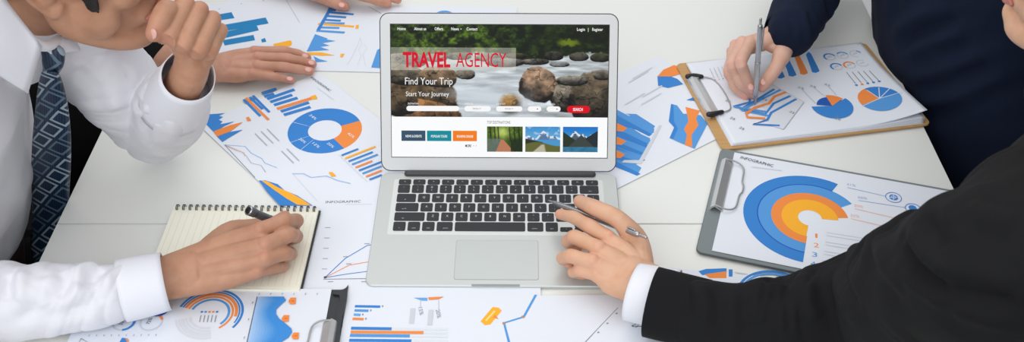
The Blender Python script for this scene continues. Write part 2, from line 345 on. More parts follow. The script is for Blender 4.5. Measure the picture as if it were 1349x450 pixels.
# ------------------------------------------------------------------ printed sheets
class Sheet:
    def __init__(s, z, th=.0004, paper=None):
        s.z = z; s.mb = MB(); s.k = 0; s.paper = paper or MT['paper']; s.th = th
    def W(s, p): return T(p[0], p[1], s.z)
    def lay(s, a, u, lu, lv, curl=None):
        """sheet from corner px a, long direction through px u, lengths lu along, lv to the left of it (negative: to the right)"""
        A = s.W(a); U = (s.W(u) - A); U.z = 0; U.normalize(); N = Vector((-U.y, U.x, 0))
        return s.world(A, U, N, lu, lv, curl)
    def world(s, A, U, N, lu, lv, curl=None):
        s.A, s.U, s.N = A, U, N; s.lu, s.lv, s.curl = lu, lv, curl; nu, nv = (48, 40) if curl else (16, 12); V = []; F = []
        for t in (0, -s.th):
            for j in range(nv+1):
                for i in range(nu+1):
                    a, b = i/nu, j/nv; p = A + U*(lu*a) + N*(lv*b); p.z = s.z + t + (curl(a, b) if curl else 0); V.append(p)
        n1 = (nu+1)*(nv+1); flip = lv < 0
        def q(l): return l[::-1] if flip else l
        for j in range(nv):
            for i in range(nu):
                k = j*(nu+1)+i; F.append(q([k, k+1, k+nu+2, k+nu+1])); F.append(q([n1+k, n1+k+nu+1, n1+k+nu+2, n1+k+1]))
        def e(i0, j0, i1, j1): a = j0*(nu+1)+i0; b = j1*(nu+1)+i1; F.append(q([a, n1+a, n1+b, b]))
        for i in range(nu): e(i, 0, i+1, 0); e(i+1, nv, i, nv)
        for j in range(nv): e(nu, j, nu, j+1); e(0, j+1, 0, j)
        s.mb.add(V, F, s.paper, bool(curl)); s.nb = len(s.mb.v); return s
    def up(s): s.k += 1; return s.z + .00012 + .00002*s.k
    def face(s, W_, col):
        z = s.up(); V = [(p[0], p[1], z) for p in W_]
        a = sum(V[i][0]*V[(i+1) % len(V)][1]-V[(i+1) % len(V)][0]*V[i][1] for i in range(len(V)))
        if a < 0: V = V[::-1]
        s.mb.add(V, [list(range(len(V)))], ink(col))
    def poly(s, px, col): s.face([s.W(p) for p in px], col)
    def line(s, px, w, col):
        P = [s.W(p) for p in px]; s.wline(P, w, col)
    def wline(s, P, w, col):
        z = s.up(); V = []; F = []
        for i, p in enumerate(P):
            a = P[max(i-1, 0)]; b = P[min(i+1, len(P)-1)]; t = (b-a); t.z = 0; t.normalize(); n = Vector((-t.y, t.x, 0))*w/2
            V += [(p.x-n.x, p.y-n.y, z), (p.x+n.x, p.y+n.y, z)]
        for i in range(len(P)-1): F.append([2*i, 2*i+2, 2*i+3, 2*i+1])
        s.mb.add(V, F, ink(col))
    def ring(s, c, r0, r1, a0, a1, col, n=40):
        """arc counter-clockwise from a0 to a1 (degrees, or px points)"""
        C = s.W(c)
        def an(a):
            if isinstance(a, (int, float)): return math.radians(a)
            w = s.W(a) - C; return math.atan2(w.y, w.x)
        A0, A1 = an(a0), an(a1)
        while A1 <= A0 + 1e-6: A1 += 2*math.pi
        z = s.up(); V = []; F = []
        for i in range(n+1):
            t = A0 + (A1-A0)*i/n
            for r in (r0, r1): V.append((C.x+r*math.cos(t), C.y+r*math.sin(t), z))
        for i in range(n): F.append([2*i, 2*i+1, 2*i+3, 2*i+2])
        s.mb.add(V, F, ink(col))
    def bar(s, a, b, w, col): s.line([a, b], w, col)
    def text(s, t, a, b, h, col, bold=0):
        """text whose baseline runs from px a to px b, capital height h in metres"""
        A = s.W(a); B = s.W(b); U = B-A; L = U.length; U.normalize(); N = Vector((-U.y, U.x, 0)); V, F, _ = text2d(t, bold); z = s.up()
        s.mb.add([tuple(Vector((A.x, A.y, z)) + U*(x*L) + N*(y*h)) for x, y in V], F, ink(col))
    def done(s, label, group=None, name='printed_sheet', cat='paper', parent=None):
        if getattr(s, 'curl', None):
            for i in range(s.nb, len(s.mb.v)):
                v = s.mb.v[i]; r = Vector((v[0], v[1], 0)) - Vector((s.A.x, s.A.y, 0)); s.mb.v[i] = (v[0], v[1], v[2] + s.curl(min(1, max(0, r.dot(s.U)/s.lu)), min(1, max(0, r.dot(s.N)/s.lv))))
        org = s.A.copy(); org.z = s.z - s.th
        o = s.mb.obj(name, parent, org); tag(o, label, cat, group); return o

# ------------------------------------------------------------------ floor and tables
fl = MB(); slab(fl, [(-4, -2), (4, -2), (4, 6), (-4, 6)], -.05, 0, MT['floor']); tag(fl.obj('floor'), None, None, kind='structure')
def table(y0, y1, label):
    e = empty('meeting_table', (0, (y0+y1)/2, 0)); tag(e, label, 'table')
    m = MB(); c = (y0+y1)/2
    pts = [(-.602, y0), (.607, y0), (.607, y1), (-.602, y1)]
    slab(m, pts, TZ-.025, TZ, MT['tedge'], None, .0012, MT['table']); m.part('tabletop', e)
    for sx in (-.55, .55):
        for yy in (y0+.06, y1-.06):
            m = MB(); box(m, (sx, yy, .357), (.04, .04, .714), MT['tleg'], None, .001); m.part('leg', e)
    m = MB(); box(m, (0, c, .685), (1.06, .03, .05), MT['tleg']); m.part('crossbar', e)
    return e
table(.40, 1.0467, 'white laminate meeting table nearest the viewer, in front of the seam')
table(1.0475, 1.70, 'white laminate meeting table behind the seam, under the laptop screen')

# ------------------------------------------------------------------ printed sheets on the table
L0 = TZ + .0006
GP = 'infographic sheets lying loose on the white tables'
# sheet with teal bars (back left)
s = Sheet(L0); s.lay((236, 108), (425, 62), .297, .21)
s.poly([(277, 21), (305, 16), (309, 24), (281, 28)], TE); s.poly([(288, 34), (350, 23), (354, 31), (291, 42)], TE)
s.poly([(284, 26), (289, 25), (293, 33), (288, 34)], TE); s.poly([(291, 43), (338, 33), (341, 40), (293, 51)], TE); s.poly([(293, 53), (334, 46), (336, 53), (296, 60)], TE)
s.poly([(344, 52), (349, 50), (351, 55), (345, 56)], TE); s.poly([(360, 58), (383, 53), (386, 60), (362, 64)], YO); s.poly([(389, 50), (398, 47), (399, 53), (395, 60), (392, 55)], YO)
s.line([(377, 0), (403, 44)], .0006, GR)
for a in ((289, 12), (318, 5), (347, 1)): s.ring(a, 0, .0012, 0, 359, GR, 8)
s.done('printed infographic sheet with long teal bars under the flat hand', GP)
# sheet with bars and peaks (upper middle)
s = Sheet(L0 + .0006); s.lay((372, 92), (500, 95), .255, .2)
x0 = [(434, 14), (431, 20), (428, 24), (425.5, 28), (423.5, 33), (420.5, 38)]
s.poly([(433, 10), (444, 10), (442, 15), (431, 15)], BL)
for (a, b, c) in (((431, 16), (466, 19), BL), ((428.5, 21), (456, 23), BL), ((426, 26), (449, 27.5), BL), ((423, 30.5), (454, 31), MB_), ((411, 42), (0, 0), None)):
    if c: s.line([a, b], .0062, c)
s.line([(419, 31.5), (466, 35), (466.5, 35)], .006, YO); s.poly([(469, 33), (473, 33), (472, 38), (468, 38)], YO)
s.line([(419, 36), (447, 37)], .006, MB_); s.line([(417, 40.5), (454, 43)], .006, MB_); s.line([(434, 14), (419, 40)], .006, BL)
s.poly([(415, 45), (432, 51), (430, 52), (442, 54), (425, 57), (434, 60), (422, 62), (434, 66), (404, 68)], MB_)
s.poly([(405, 69), (424, 69), (441, 73), (425, 73.5), (404, 72)], YO); s.poly([(449, 71), (454, 71), (451, 76), (448, 75)], YO)
s.poly([(413, 74), (421, 78), (432, 81), (416, 82)], MB_)
s.line([(475, 50), (471, 60), (464, 75), (457, 86)], .0005, LG)
s.line([(474, 50), (477, 58), (472, 66), (476, 74), (471, 86)], .0005, LG); s.line([(479, 58), (484, 64), (478, 72), (482, 87)], .0005, LG)
s.poly([(497, 66), (504, 62), (504, 90), (489, 89)], MB_)
s.line([(486, 9), (502, 18)], .0007, DK)
s.done('printed infographic sheet with blue bars and spikes, left of the laptop lid', GP)
# sheet behind the laptop
s = Sheet(L0 + .0012); s.lay((560, 45), (640, 46), .15, .088)
s.ring((585, 20.5), 0, .016, 0, 359, MB_)
s.done('printed sheet mostly behind the top edge of the laptop lid, with blue disc', GP)
# main left sheet
A = Vector((-.4616, 1.2602, 0)); a = math.radians(-49)
s = Sheet(L0 + .0012); A.z = s.z; s.world(A, Vector((math.cos(a), math.sin(a), 0)), Vector((-math.sin(a), math.cos(a), 0)), .297, .21)
C = (428, 171.5)
s.ring(C, .0245, .054, (470, 160), (452, 194), BL); s.ring(C, .0245, .054, (452, 194), (470.5, 160), OR)
s.ring(C, .0235, .055, 158, 158.8, (220, 232, 245), 2); s.ring(C, .0235, .055, 212, 212.8, (220, 232, 245), 2); s.ring(C, .0235, .055, 238, 238.8, (220, 232, 245), 2)
for t, q in (('54%', (407, 152)), ('20%', (393, 183)), ('12%', (411, 189)), ('20%', (430, 189)), ('42%', (457, 176))):
    s.text(t, q, (q[0]+8, q[1]+6), .0045, (236, 240, 246))
for i, (l, cc) in enumerate(((14, BL), (34, MB_), (30, BL), (40, BL), (26, BL))):  # upper bars
    a0 = (344 + i*6.2, 120.5 + i*5.8)
for a0, b0, c in (((345, 123), (364, 117), BL), ((348, 127.5), (361, 123.5), BL), ((352, 130.5), (388, 118), BL), ((356, 134.5), (385, 125), BL), ((361, 138.5), (392, 129), BL),
                 ((365, 143.5), (417, 127.5), OR), ((370, 147), (407, 135), BL), ((374, 151.5), (409, 141), BL)):
    s.line([a0, b0], .0070, c)
s.poly([(409, 127), (416, 125), (418, 131), (411, 131)], YO)
for a0, b0, c in (((321, 131), (343, 153), BL), ((324, 129), (354, 158), OR), ((329, 128), (346, 144), BL), ((333, 126), (355, 148), BL)): s.line([a0, b0], .0042, c)
s.poly([(267, 159), (268, 151), (287, 150), (297, 149), (288, 153), (294, 154), (288, 158), (293, 160), (290, 164), (309, 160), (296, 166), (283, 174), (281, 173.5)], BL)
s.poly([(281, 173.5), (303, 165), (320, 161), (304, 173), (286, 180)], OR)
s.poly([(286, 180), (303, 174), (320, 171), (306, 179), (293, 187)], BL)
s.poly([(324, 155), (328, 154), (331, 159), (326, 160)], OR)
for q in ((336, 176), (344, 173), (352, 170), (371, 199), (378, 196)): s.line([q, (q[0]+16, q[1]+16)], .0016, (176, 182, 190))
s.line([(296, 191), (323, 193), (331, 202), (345, 209), (349, 215), (365, 221)], .0006, MB_); s.line([(296, 191), (318, 200), (325, 206), (331, 215), (344, 218), (350, 227)], .0006, GR)
s.line([(298, 192), (312, 199), (322, 201), (322, 206)], .0005, OR); s.line([(296, 191), (336, 234)], .0006, DK)
s.poly([(341, 238), (350, 238), (366, 243), (375, 251), (392, 258), (412, 271), (369, 271), (352, 253)], BL)
s.poly([(344, 238), (352, 239), (366, 247), (382, 254), (397, 262), (410, 271), (392, 270), (378, 262), (362, 251)], YO)
s.line([(385, 229), (400, 229), (410, 234), (430, 232), (445, 238), (462, 242)], .0008, MB_); s.line([(386, 229), (418, 265)], .0004, LG)
s.poly([(433, 227), (438, 227), (443, 232), (437, 233)], YO)
for i, (L, c) in enumerate(((22, BL), (40, YO), (32, BL), (34, MB_), (22, OR), (42, BL), (36, MB_), (34, OR), (24, BL))):
    a0 = (450 + i*4.6, 205 + i*4.0)
    if a0[0] + L > 503: L = 503 - a0[0]
    if L > 3: s.line([a0, (a0[0]+L, a0[1]-L*.39)], .0036, c)
s.line([(446, 204), (484, 240)], .0006, LG)
s.text('INFOGRAPHIC', (409, 103), (434, 121), .0042, DK); s.line([(418, 116), (440, 132)], .0008, LG)
s.done('printed infographic sheet with a big blue and orange ring chart, above the spiral notepad', GP)
# line chart sheet under the laptop's left side
s = Sheet(L0 + .0018, paper=MT['paper']); s.lay((392, 395), (600, 395), .297, .211)
s.text('INFOGRAPHIC', (429, 267.5), (475, 266.5), .0048, DK); s.line([(455, 269), (490, 269)], .0012, LG)
s.line([(428, 365.5), (455, 340), (484, 323), (500, 321)], .0013, BL); s.line([(428, 365.5), (460, 349), (500, 342)], .0012, OR); s.line([(428, 365.5), (455, 361), (500, 355)], .0012, BL)
s.line([(426, 367.5), (500, 366.5)], .0008, DK); s.ring((428.5, 365), 0, .002, 0, 359, DK, 10)
for i in range(5): s.line([(424 + i*1.1, 354 - i*13.6), (431 + i*1.1, 354 - i*13.6)], .0012, (170, 174, 182))
for q in ((452, 338), (456, 347.5), (480, 321), (432, 371), (476, 371)): s.line([q, (q[0]+7, q[1]-.3)], .0012, GR)
s.done('printed sheet with a small three-line chart, between notepad and laptop', GP)
# bar chart sheet (bottom middle)
s = Sheet(L0 + .0024); s.lay((458, 389), (620, 390), .2, -.16)
for y, x0_, x1_, c in ((403, 467.5, 501, BL), (408.5, 467, 485.5, MB_), (414, 466, 475, LB), (419.5, 464.5, 479, OR)): s.line([(x0_, y), (x1_, y+.6)], .0040, c); s.line([(x1_+2, y), (x1_+4, y)], .003, GR)
for y, x0_, x1_, c in ((432, 462.5, 516, BL), (437, 462, 558, OR), (441.5, 461, 540, MB_), (448, 460, 542, BL)):
    s.line([(x1_, y+.6), (590, y+1.4)], .0034, (222, 227, 232)); s.line([(x0_, y), (x1_, y+.8)], .0046, c)
s.poly([(545, 392), (563, 392), (563, 396), (555, 395.5)], LB); s.poly([(564, 391.5), (585, 390.5), (578, 394), (565, 395)], OR)
s.text('15%', (551, 405), (553, 415), .0050, GR); s.text('20%', (574, 408), (576, 419), .0050, GR)
s.line([(544, 406), (542, 426)], .0058, (205, 209, 216)); s.line([(568, 408), (566, 428)], .0058, (205, 209, 216)); s.line([(554, 396), (554, 404)], .0004, GR); s.line([(578, 395), (578, 408)], .0004, GR)
s.done('printed sheet with horizontal bar charts, in front of the laptop', GP)
# blue line sheet
s = Sheet(L0 + .0030); s.lay((604, 390), (800, 388), .205, -.16)
s.line([(706, 388), (690, 417), (664, 425), (671, 452), (672, 462)], .0030, MB_)
s.ring((689, 417), 0, .0022, 0, 359, (180, 140, 120), 10); s.ring((664, 425.5), 0, .0022, 0, 359, (180, 140, 120), 10)
s.poly([(633, 423), (649, 404), (657, 405), (661, 409), (646, 427), (639, 428)], YO); s.poly([(652, 414), (657, 420), (649, 418)], OR)
s.line([(640, 422), (652, 409)], .0022, (252, 220, 140))
s.done('printed sheet with thick blue zigzag line and yellow tag, in front of the trackpad', GP)
# tick axis sheet by the cuff
s = Sheet(L0 + .0036); s.lay((766, 458), (818, 398), .148, -.21)
s.line([(771, 450), (814, 405)], .0006, DK)
for q in ((811, 413), (799, 426), (787, 438)): s.line([q, (q[0]+2.5, q[1]-1)], .0022, GR)
s.line([(832, 429), (845, 423), (838, 431), (832, 429), (870, 431)], .0008, DK)
s.done('printed sheet with a slanting tick-marked axis, beside the white suit cuff', GP)
# arcs sheet under the suit sleeve
s = Sheet(L0 + .0004); s.lay((862, 350), (1120, 375), .25, -.16)
s.poly([(920, 357), (930, 354), (957, 353), (957, 361), (925, 362)], BL); s.poly([(928, 361), (957, 357), (957, 366), (935, 366)], OR); s.poly([(960, 354.5), (965, 354.5), (965, 364), (960, 364)], BL)
for r, c in ((.0475, BL), (.043, MB_), (.0345, OR), (.0305, OR)): s.ring((1022, 392), r-.0034, r, 20, 170, c)
s.line([(968, 358), (985, 361)], .002, LG)
s.done('printed sheet with blue and orange arcs, half hidden by the black sleeve', GP)
# sheet right of the laptop
u = math.radians(36); U = Vector((math.cos(u), math.sin(u), 0)); N = Vector((-U.y, U.x, 0))
s = Sheet(L0 + .0010); A = Vector((.2918, 1.224, s.z)) - U*.215; s.world(A, U, N, .297, .21)
for k in range(4):
    y = 138 + k*18.3; x1_ = 866 - k*6
    s.poly([(800, y+11-k), (x1_-34+6, y-2+14), (x1_-3, y+28), (x1_-9, y+38), (800, y+23)], MB_)
    s.poly([(800, y+14), (x1_-4, y+36), (x1_-9, y+38.5), (800, y+22)], BL)
s.poly([(800, 140), (816, 147), (830, 152), (816, 158), (800, 158)], (226, 231, 236))
# four thick bars with orange starts
for k in range(4):
    ax, ay = 812 - k*1.5, 146 + k*17.5
    ex, ey = 862 - k*5.5, 174 + k*12.2
    s.poly([(ax-8, ay-6), (ex, ey-4), (ex-1, ey), (ex-6, ey+5), (ax-8, ay+9)], MB_); s.poly([(ax-8, ay+1), (ex-3, ey+3), (ex-7, ey+5.5), (ax-8, ay+8)], BL)
    if k: s.poly([(ax-8, ay-6), (ax+16, ay+5), (ax+10, ay+10), (ax-8, ay+8)], OR)
s.poly([(868, 165), (872, 165), (845, 216), (819, 214), (822, 211), (842, 211)], (208, 213, 220))
s.poly([(884, 137), (892, 139), (900, 150), (908, 150), (923, 152), (932, 163), (915, 196), (898, 189), (882, 182), (888, 168), (881, 160)], MB_)
s.poly([(884, 137), (887, 138), (888, 160), (893, 170), (887, 183), (882, 182), (888, 168), (881, 160)], BL)
s.poly([(903, 141), (922, 146), (917, 156), (920, 165), (911, 178), (912, 194), (902, 191), (905, 178), (901, 170), (907, 160)], OR)
s.poly([(866, 101), (880, 100), (892, 104), (900, 111), (880, 116), (867, 113)], BL); s.poly([(866, 101), (874, 92), (888, 86), (900, 90), (895, 98), (885, 101)], OR)
s.poly([(904, 132), (912, 129), (916, 124), (922, 134), (915, 133)], BL)
for q in ((828, 109), (833, 104), (823, 138), (846, 128), (845, 138)): s.line([q, (q[0]+26, q[1]-15)], .0024, (210, 214, 220))
s.done('printed sheet with thick diagonal blue bars, right of the laptop under the brown clipboard', GP)

# ------------------------------------------------------------------ clipboards
def board(corner, angle, L, Wd, z0, th, label, m, edge):
    """corner = world (x, y); long side along angle; other side to the right"""
    e = empty('clipboard', (corner[0], corner[1], z0)); tag(e, label, 'clipboard')
    M = Matrix.Translation((corner[0], corner[1], z0)) @ Matrix.Rotation(angle, 4, 'Z')
    b = MB(); pts = [(x + L/2, y - Wd/2) for x, y in rrect(L, Wd, .009)]
    slab(b, pts, 0, th, edge, M, .0008, m); b.part('board', e); return e, M
def wire_clip(e, M, y, w, z, body, tips, out=.05, hang=.012, black=False):
    """bulldog clip across the short side: pressed plate, wire bail, spring pivot"""
    c = MB(); prof = [(.004, z), (.006, z+.006), (.011, z+.010), (.017, z+.006), (.021, z+.0035), (.0225, z+.0012), (.0215, z+.0008), (.016, z+.0042), (.011, z+.007), (.0075, z+.004), (.006, z)]
    V = []; n = len(prof)
    for yy in (y-w/2, y+w/2): V += [M @ Vector((px, yy, pz)) for px, pz in prof]
    F = [list(range(n))[::-1], list(range(n, 2*n))] + [[i, (i+1) % n, n+(i+1) % n, n+i] for i in range(n)]
    c.add(V, F, body, False); c.part('clip_plate', e)
    c = MB(); k = w/2
    P = [(.010, y-k+.002, z+.009), (.030, y-k*.98, z+.006), (.044, y-k*.80, z+.004), (.046, y-k*.30, z+.0035), (.050, y-k*.12, z+.003), (.050, y+k*.12, z+.003), (.046, y+k*.30, z+.0035), (.044, y+k*.80, z+.004), (.030, y+k*.98, z+.006), (.010, y+k-.002, z+.009)]
    P = [(hang + (p[0]-.01)*out/.04, p[1], p[2]) for p in P]
    tube(c, [M @ Vector(p) for p in P], [.00115]*len(P), tips, n=8, sub=3); c.part('wire_bail', e)
    return c
BZ = L0 + .0022
# brown wooden clipboard of the person in navy
we, WM = board((.2585, 1.4150), math.radians(10.9), .322, .222, BZ, .003, 'brown wooden clipboard under the hand of the person in the navy jacket', MT['wood'], MT['wood'])
ZT = BZ + .003
def onM(M, pts): return [M @ Vector(p) for p in pts]
c = MB(); cy0, cy1 = -.022-.0, -.135
prof = [(.003, ZT-BZ), (.004, .010), (.009, .0125), (.016, .011), (.023, .0065), (.0245, .0050), (.0225, .0045), (.016, .0085), (.010, .0098), (.0065, .008), (.006, .003)]
V = []; n = len(prof)
for yy in (-.045, -.150): V += onM(WM, [(a_, yy, b_) for a_, b_ in prof])
c.add(V, [list(range(n)), list(range(n, 2*n))[::-1]] + [[i, n+i, n+(i+1) % n, (i+1) % n] for i in range(n)], MT['chrome']); c.part('clip_plate', we)
c = MB(); tube(c, onM(WM, [(.006, -.055, .0105), (.028, -.052, .009), (.043, -.062, .0075), (.047, -.098, .007), (.043, -.134, .0075), (.028, -.144, .009), (.006, -.140, .0105)]), [.0012]*7, MT['steel'], n=8, sub=3); c.part('wire_bail', we)
for ya, yb in ((-.040, -.056), (-.139, -.156)):
    c = MB(); tube(c, onM(WM, [(.004, (ya+yb)/2, .0105), (.014, (ya+yb)/2, .0105), (.025, (ya+yb)/2 + (-.003 if ya > -.1 else .003), .0095)]), [.0042, .0040, .0036], MT['blackp'], n=10, sub=3)
    o = c.part('rubber_sleeve', we)
# sheets clamped on it
def wsheet(z, da, off, curl=None):
    s = Sheet(z); a = math.radians(10.9+da); U = Vector((math.cos(a), math.sin(a), 0)); N = Vector((-U.y, U.x, 0))
    A = WM @ Vector((.0145 + off[0], -.2165 + off[1], 0)); A.z = z; s.world(A, U, N, .297, .21, curl); return s
for k in range(4):
    s = wsheet(ZT + .0006 + .0007*k, -.4 + .25*k, (.0006*k, -.001), (lambda a, b, k=k: .0016*k*max(0, a-.55)**1.5/.3*max(0, 1-b*.8)))
    s.done('blank white sheet clamped beneath the chart page on the brown clipboard', 'blank sheets under the chart page on the brown clipboard')
s = wsheet(ZT + .0036, .6, (.003, .0), lambda a, b: .024*max(0, a-.62)**2/.144*max(0, .75-b)**1.3)
s.z += 0.0
for k, c in enumerate((BL, BL, OR, BL)):
    x, y = 1017 + k*15.2, 78.5 - k*2.5
    s.poly([(x-1, y+1), (x+2.5, y-3), (x+6, y), (x+16, y+20), (x+17, y+23), (x+12, y+25), (x+7, y+24), (x+6, y+20)], c)
for x, y, c in ((1093, 75, BL), (1110, 73, MB_), (1127, 71, LG), (1102, 88, BL), (1119, 86, OR), (1136, 83.5, LG)):
    s.ring((x, y), .0078, .0098, 0, 359, LG); s.ring((x, y), .0074, .0102, 20, {LG: 70, MB_: 150}.get(c, 230), c if c != LG else MB_); s.text('25', (x-2.5, y+1.5), (x+3, y-.8), .0028, GR)
for k in range(5):
    x = 1115 + k*7.4; s.line([(x, 95.5 - k*.4), (x + 12, 111 - k*.8)], .0010, (120, 126, 136)); s.ring((x+13, 113 - k*.9), 0, .0023, 0, 359, OR if k == 1 else BL, 12)
s.poly([(1135, 128)] + [(1158 + 30*math.cos(t), 134.5 + 13.5*math.sin(t)) for t in [math.radians(q) for q in range(196, 140, -6)]], BL) if 0 else None
CC = (1158, 132.5)
s.ring(CC, 0, .0315, (1187, 129), (1142, 121), BL); s.ring(CC, 0, .0315, (1142, 121), (1130, 141), OR); s.ring(CC, 0, .0315, (1130, 141), (1187, 128), MB_)
for q in ((1141, 120), (1157, 118), (1172, 119.5), (1187, 127), (1133, 142)): s.line([CC, q], .0012, (225, 230, 238))
CC = (1096, 140)
s.ring(CC, 0, .031, (1066, 141), (1125, 139), BL); s.ring(CC, 0, .031, (1125, 139), (1117, 128), BL); s.ring(CC, 0, .0225, (1117, 130), (1068, 138), DB); s.ring(CC, 0, .0275, (1114, 128), (1086, 124), OR)
for q, e_ in (((1053, 117), (1075, 137)), ((1069, 115), (1086, 127)), ((1088, 113), (1102, 126)), ((1102, 158), (1103, 153))):
    s.line([(q[0]+3, q[1]+1), e_], .0005, GR); s.text('25', (q[0]-3, q[1]-1), (q[0]+5, q[1]+1.5), .0045, GR)
s.poly([(1013, 111), (1059, 135), (1032, 171), (1014, 165), (1002, 130)], (214, 218, 224)); s.line([(1017, 112), (1059, 135), (1032, 171)], .0007, GR)
for P, c in (([(1049, 131), (1016, 149), (1011, 158), (992, 164), (1027, 166)], BL), ([(1041, 127), (1019, 137), (1008, 151), (975, 144), (994, 134), (1020, 118)], BL),
             ([(1028, 119), (1000, 133), (977, 146), (1012, 153)], MB_), ([(966, 141), (988, 135), (985, 122)], BL), ([(966, 141), (1010, 148)], MB_)): s.line(P, .0042, c)
s.line([(1035, 122), (1020, 128), (1013, 137), (995, 142), (983, 150), (984, 155), (1008, 156.5)], .0046, OR)
for q in ((957, 134), (979, 128), (963, 157), (975, 170), (1005, 132), (1041, 149)): s.text('25', (q[0]-2, q[1]-1), (q[0]+4, q[1]+2), .0045, DK)
for k in range(6): s.line([(935+k*5.2, 91-k*.8), (941+k*5.2, 104-k*.8)], .0006, GR); s.ring((942+k*5.2, 106-k*.8), 0, .0011, 0, 359, OR if k % 2 else BL, 8)
s.text('INFOGRAPHIC', (917, 112), (937, 146), .0040, DK)
s.done('top chart page with two pie charts, clamped on the brown clipboard')

# grey clipboard
ga = math.atan2(1.1066-1.1978, .602-.3017)
ge, GM = board((.2985, 1.2010), ga, .325, .222, BZ, .003, 'grey clipboard holding the big ring chart, beside the black sleeve', MT['greyb'], MT['gedge'])
wire_clip(ge, GM, -.085, .105, .003, MT['chrome'], MT['steel'], out=.030)
s = Sheet(BZ + .0040); a = ga; U = Vector((math.cos(a), math.sin(a), 0)); N = Vector((U.y, -U.x, 0))
A = GM @ Vector((.020, -.006, 0)); A.z = s.z; s.world(A, U, N, .297, .209)
C = (1067, 287)
E_ = (1057.5, 347)
s.ring(C, .066, .087, (1106, 240), E_, BL); s.ring(C, .050, .0685, (1129, 266), E_, MB_); s.ring(C, .0495, .0505, (1129, 266), E_, DB)
s.ring(C, .0365, .0505, (1127, 287), E_, OR); s.ring(C, .0155, .037, (1115, 291), (1058, 330), YO); s.ring(C, .0675, .0690, (1106, 240), E_, DB)
s.poly([(1070, 297), (1064, 350), (1090, 353), (1088, 297)], (227, 231, 239))
for k, c in enumerate((OR, OR, MB_, MB_)):
    q = (1074 - k*2.2, 313 + k*12.3); s.text('1234'[k], q, (q[0] + (3 if k == 0 else 7), q[1]+(.4 if k == 0 else 1)), .0085, c)
    for j in range(2): s.line([(q[0]+15, q[1]-7+j*4), (q[0]+78, q[1]+3+j*4)], .0011, LG)
for k, ((x, y), q) in enumerate((((1177, 260), (1120, 246)), ((1203, 275), (1135, 263)), ((1200, 291.5), (1130, 274)), ((1188, 303), (1125, 287)))):
    c = BL if k < 2 else OR
    s.ring((x, y), .0098, .0108, 0, 359.5, c); s.line([(x-10, y-1.5), (q[0]-4, q[1]+1)], .0006, c if k else BL)
    s.text(('41%', '66%', '50%', '30%')[k], (q[0]-5, q[1]-2), (q[0]+7, q[1]), .0050, (170, 190, 215) if k < 2 else (240, 200, 180))
s.ring((1177, 260), 0, .0058, 0, 359, BL, 20); s.line([(1171, 260), (1183, 260)], .0008, (227, 231, 239)); s.line([(1177, 255.5), (1177, 264.5)], .0008, (227, 231, 239)); s.ring((1177, 260), .0026, .0032, 0, 359, (227, 231, 239), 16)
s.ring((1202, 274), 0, .0052, 0, 359, BL, 20); s.ring((1206, 277), 0, .0040, 0, 359, BL, 16); s.poly([(1197, 277), (1200, 280), (1196, 281)], BL)
s.ring((1200, 289), 0, .0024, 0, 359, OR, 14); s.ring((1200, 297), 0, .0054, 0, 180, OR, 14); s.poly([(1182, 299), (1194, 300), (1194, 305), (1182, 305)], OR)
s.text('INFOGRAPHIC', (975, 209), (1018, 220.5), .0060, DK); s.line([(990, 220), (1030, 225)], .0012, LG)
s.done('chart page with four-ring blue and orange arc, clamped on the grey clipboard')

# black clipboard at the bottom left
ba = math.radians(180.5); kc = T(458, 384, BZ)
ke, KM = board((kc.x, kc.y, 0)[:2], math.radians(180), .308, -.222, BZ, .003, 'black clipboard at the bottom left beneath the writing arm', MT['blackb'], MT['blackb'])
s = Sheet(BZ + .0040); A = T(437, 380, s.z); s.world(A, Vector((-1, -.005, 0)), Vector((-.005, -1, 0)) * 1, .297, .21)
C = (276, 413)
for r0, r1, a1, c in ((.0375, .0405, (323, 441), BL), (.0345, .0365, (306, 424), BL), (.030, .0338, (305, 416), OR), (.0262, .0288, (294, 440), OR), (.0215, .0245, (292, 428), MB_)):
    s.ring(C, r0, r1, a1, 163, c)
    s.ring(C, r0, r1, 195, 285, (214, 218, 226))
for k in range(5): s.ring((266 + k*5, 410.6), 0, .0016, 0, 359, (BL, MB_, OR, OR, BL)[k], 10); s.line([(265+k*5, 415), (263+k*5, 424)], .0012, (150, 154, 164))
s.ring((199, 424), .0112, .0142, (215, 421), (203, 415), OR); s.ring((199, 424), .0118, .0136, (203, 415), (215, 421), LG)
s.ring((163, 424), .0118, .0136, 0, 359, LG); s.ring((163, 424), .0112, .0142, (161, 434), (178, 423), BL); s.ring((126, 422), .0125, .0136, 0, 359, LG)
s.text('75%', (197, 427), (201, 419), .0045, DK); s.text('35%', (161, 428), (165, 420), .0045, DK); s.ring((210, 407), 0, .012, 0, 359, DB, 24)
for k in range(10): s.line([(117+k*9.8, 443-k*.1), (118+k*9.8, 441-k*.1)], .0008, GR)
s.poly([(161, 445), (168, 446), (170, 452), (157, 452)], BL); s.poly([(165, 445), (170, 448), (168, 452)], OR); s.line([(107, 446), (118, 452), (104, 452), (107, 446)], .0006, DK)
cur = [(374, 391), (377, 396), (370, 402), (364, 408), (364, 414), (368, 420), (377, 427), (384, 433), (385, 438), (380, 445), (372, 450), (366, 458)]
n = 14
for k in range(n):      # printed gradient: pale at the axis to blue at the curve
    f0, f1 = k/n, (k+1)/n; P0 = []; P1 = []
    for (cx_, cy_) in cur:
        ax_ = 339 - (cy_-391)*.235
        P0.append((ax_ + (cx_-ax_)*f0, cy_)); P1.append((ax_ + (cx_-ax_)*f1, cy_))
    t = min(1, (k+.5)/n*1.5); colr = tuple(int(a_*(1-t)+b_*t) for a_, b_ in zip((176, 204, 238), (66, 142, 216)))
    s.poly(P0 + P1[::-1], colr)
s.line([(339, 391), (324, 458)], .0009, DK)
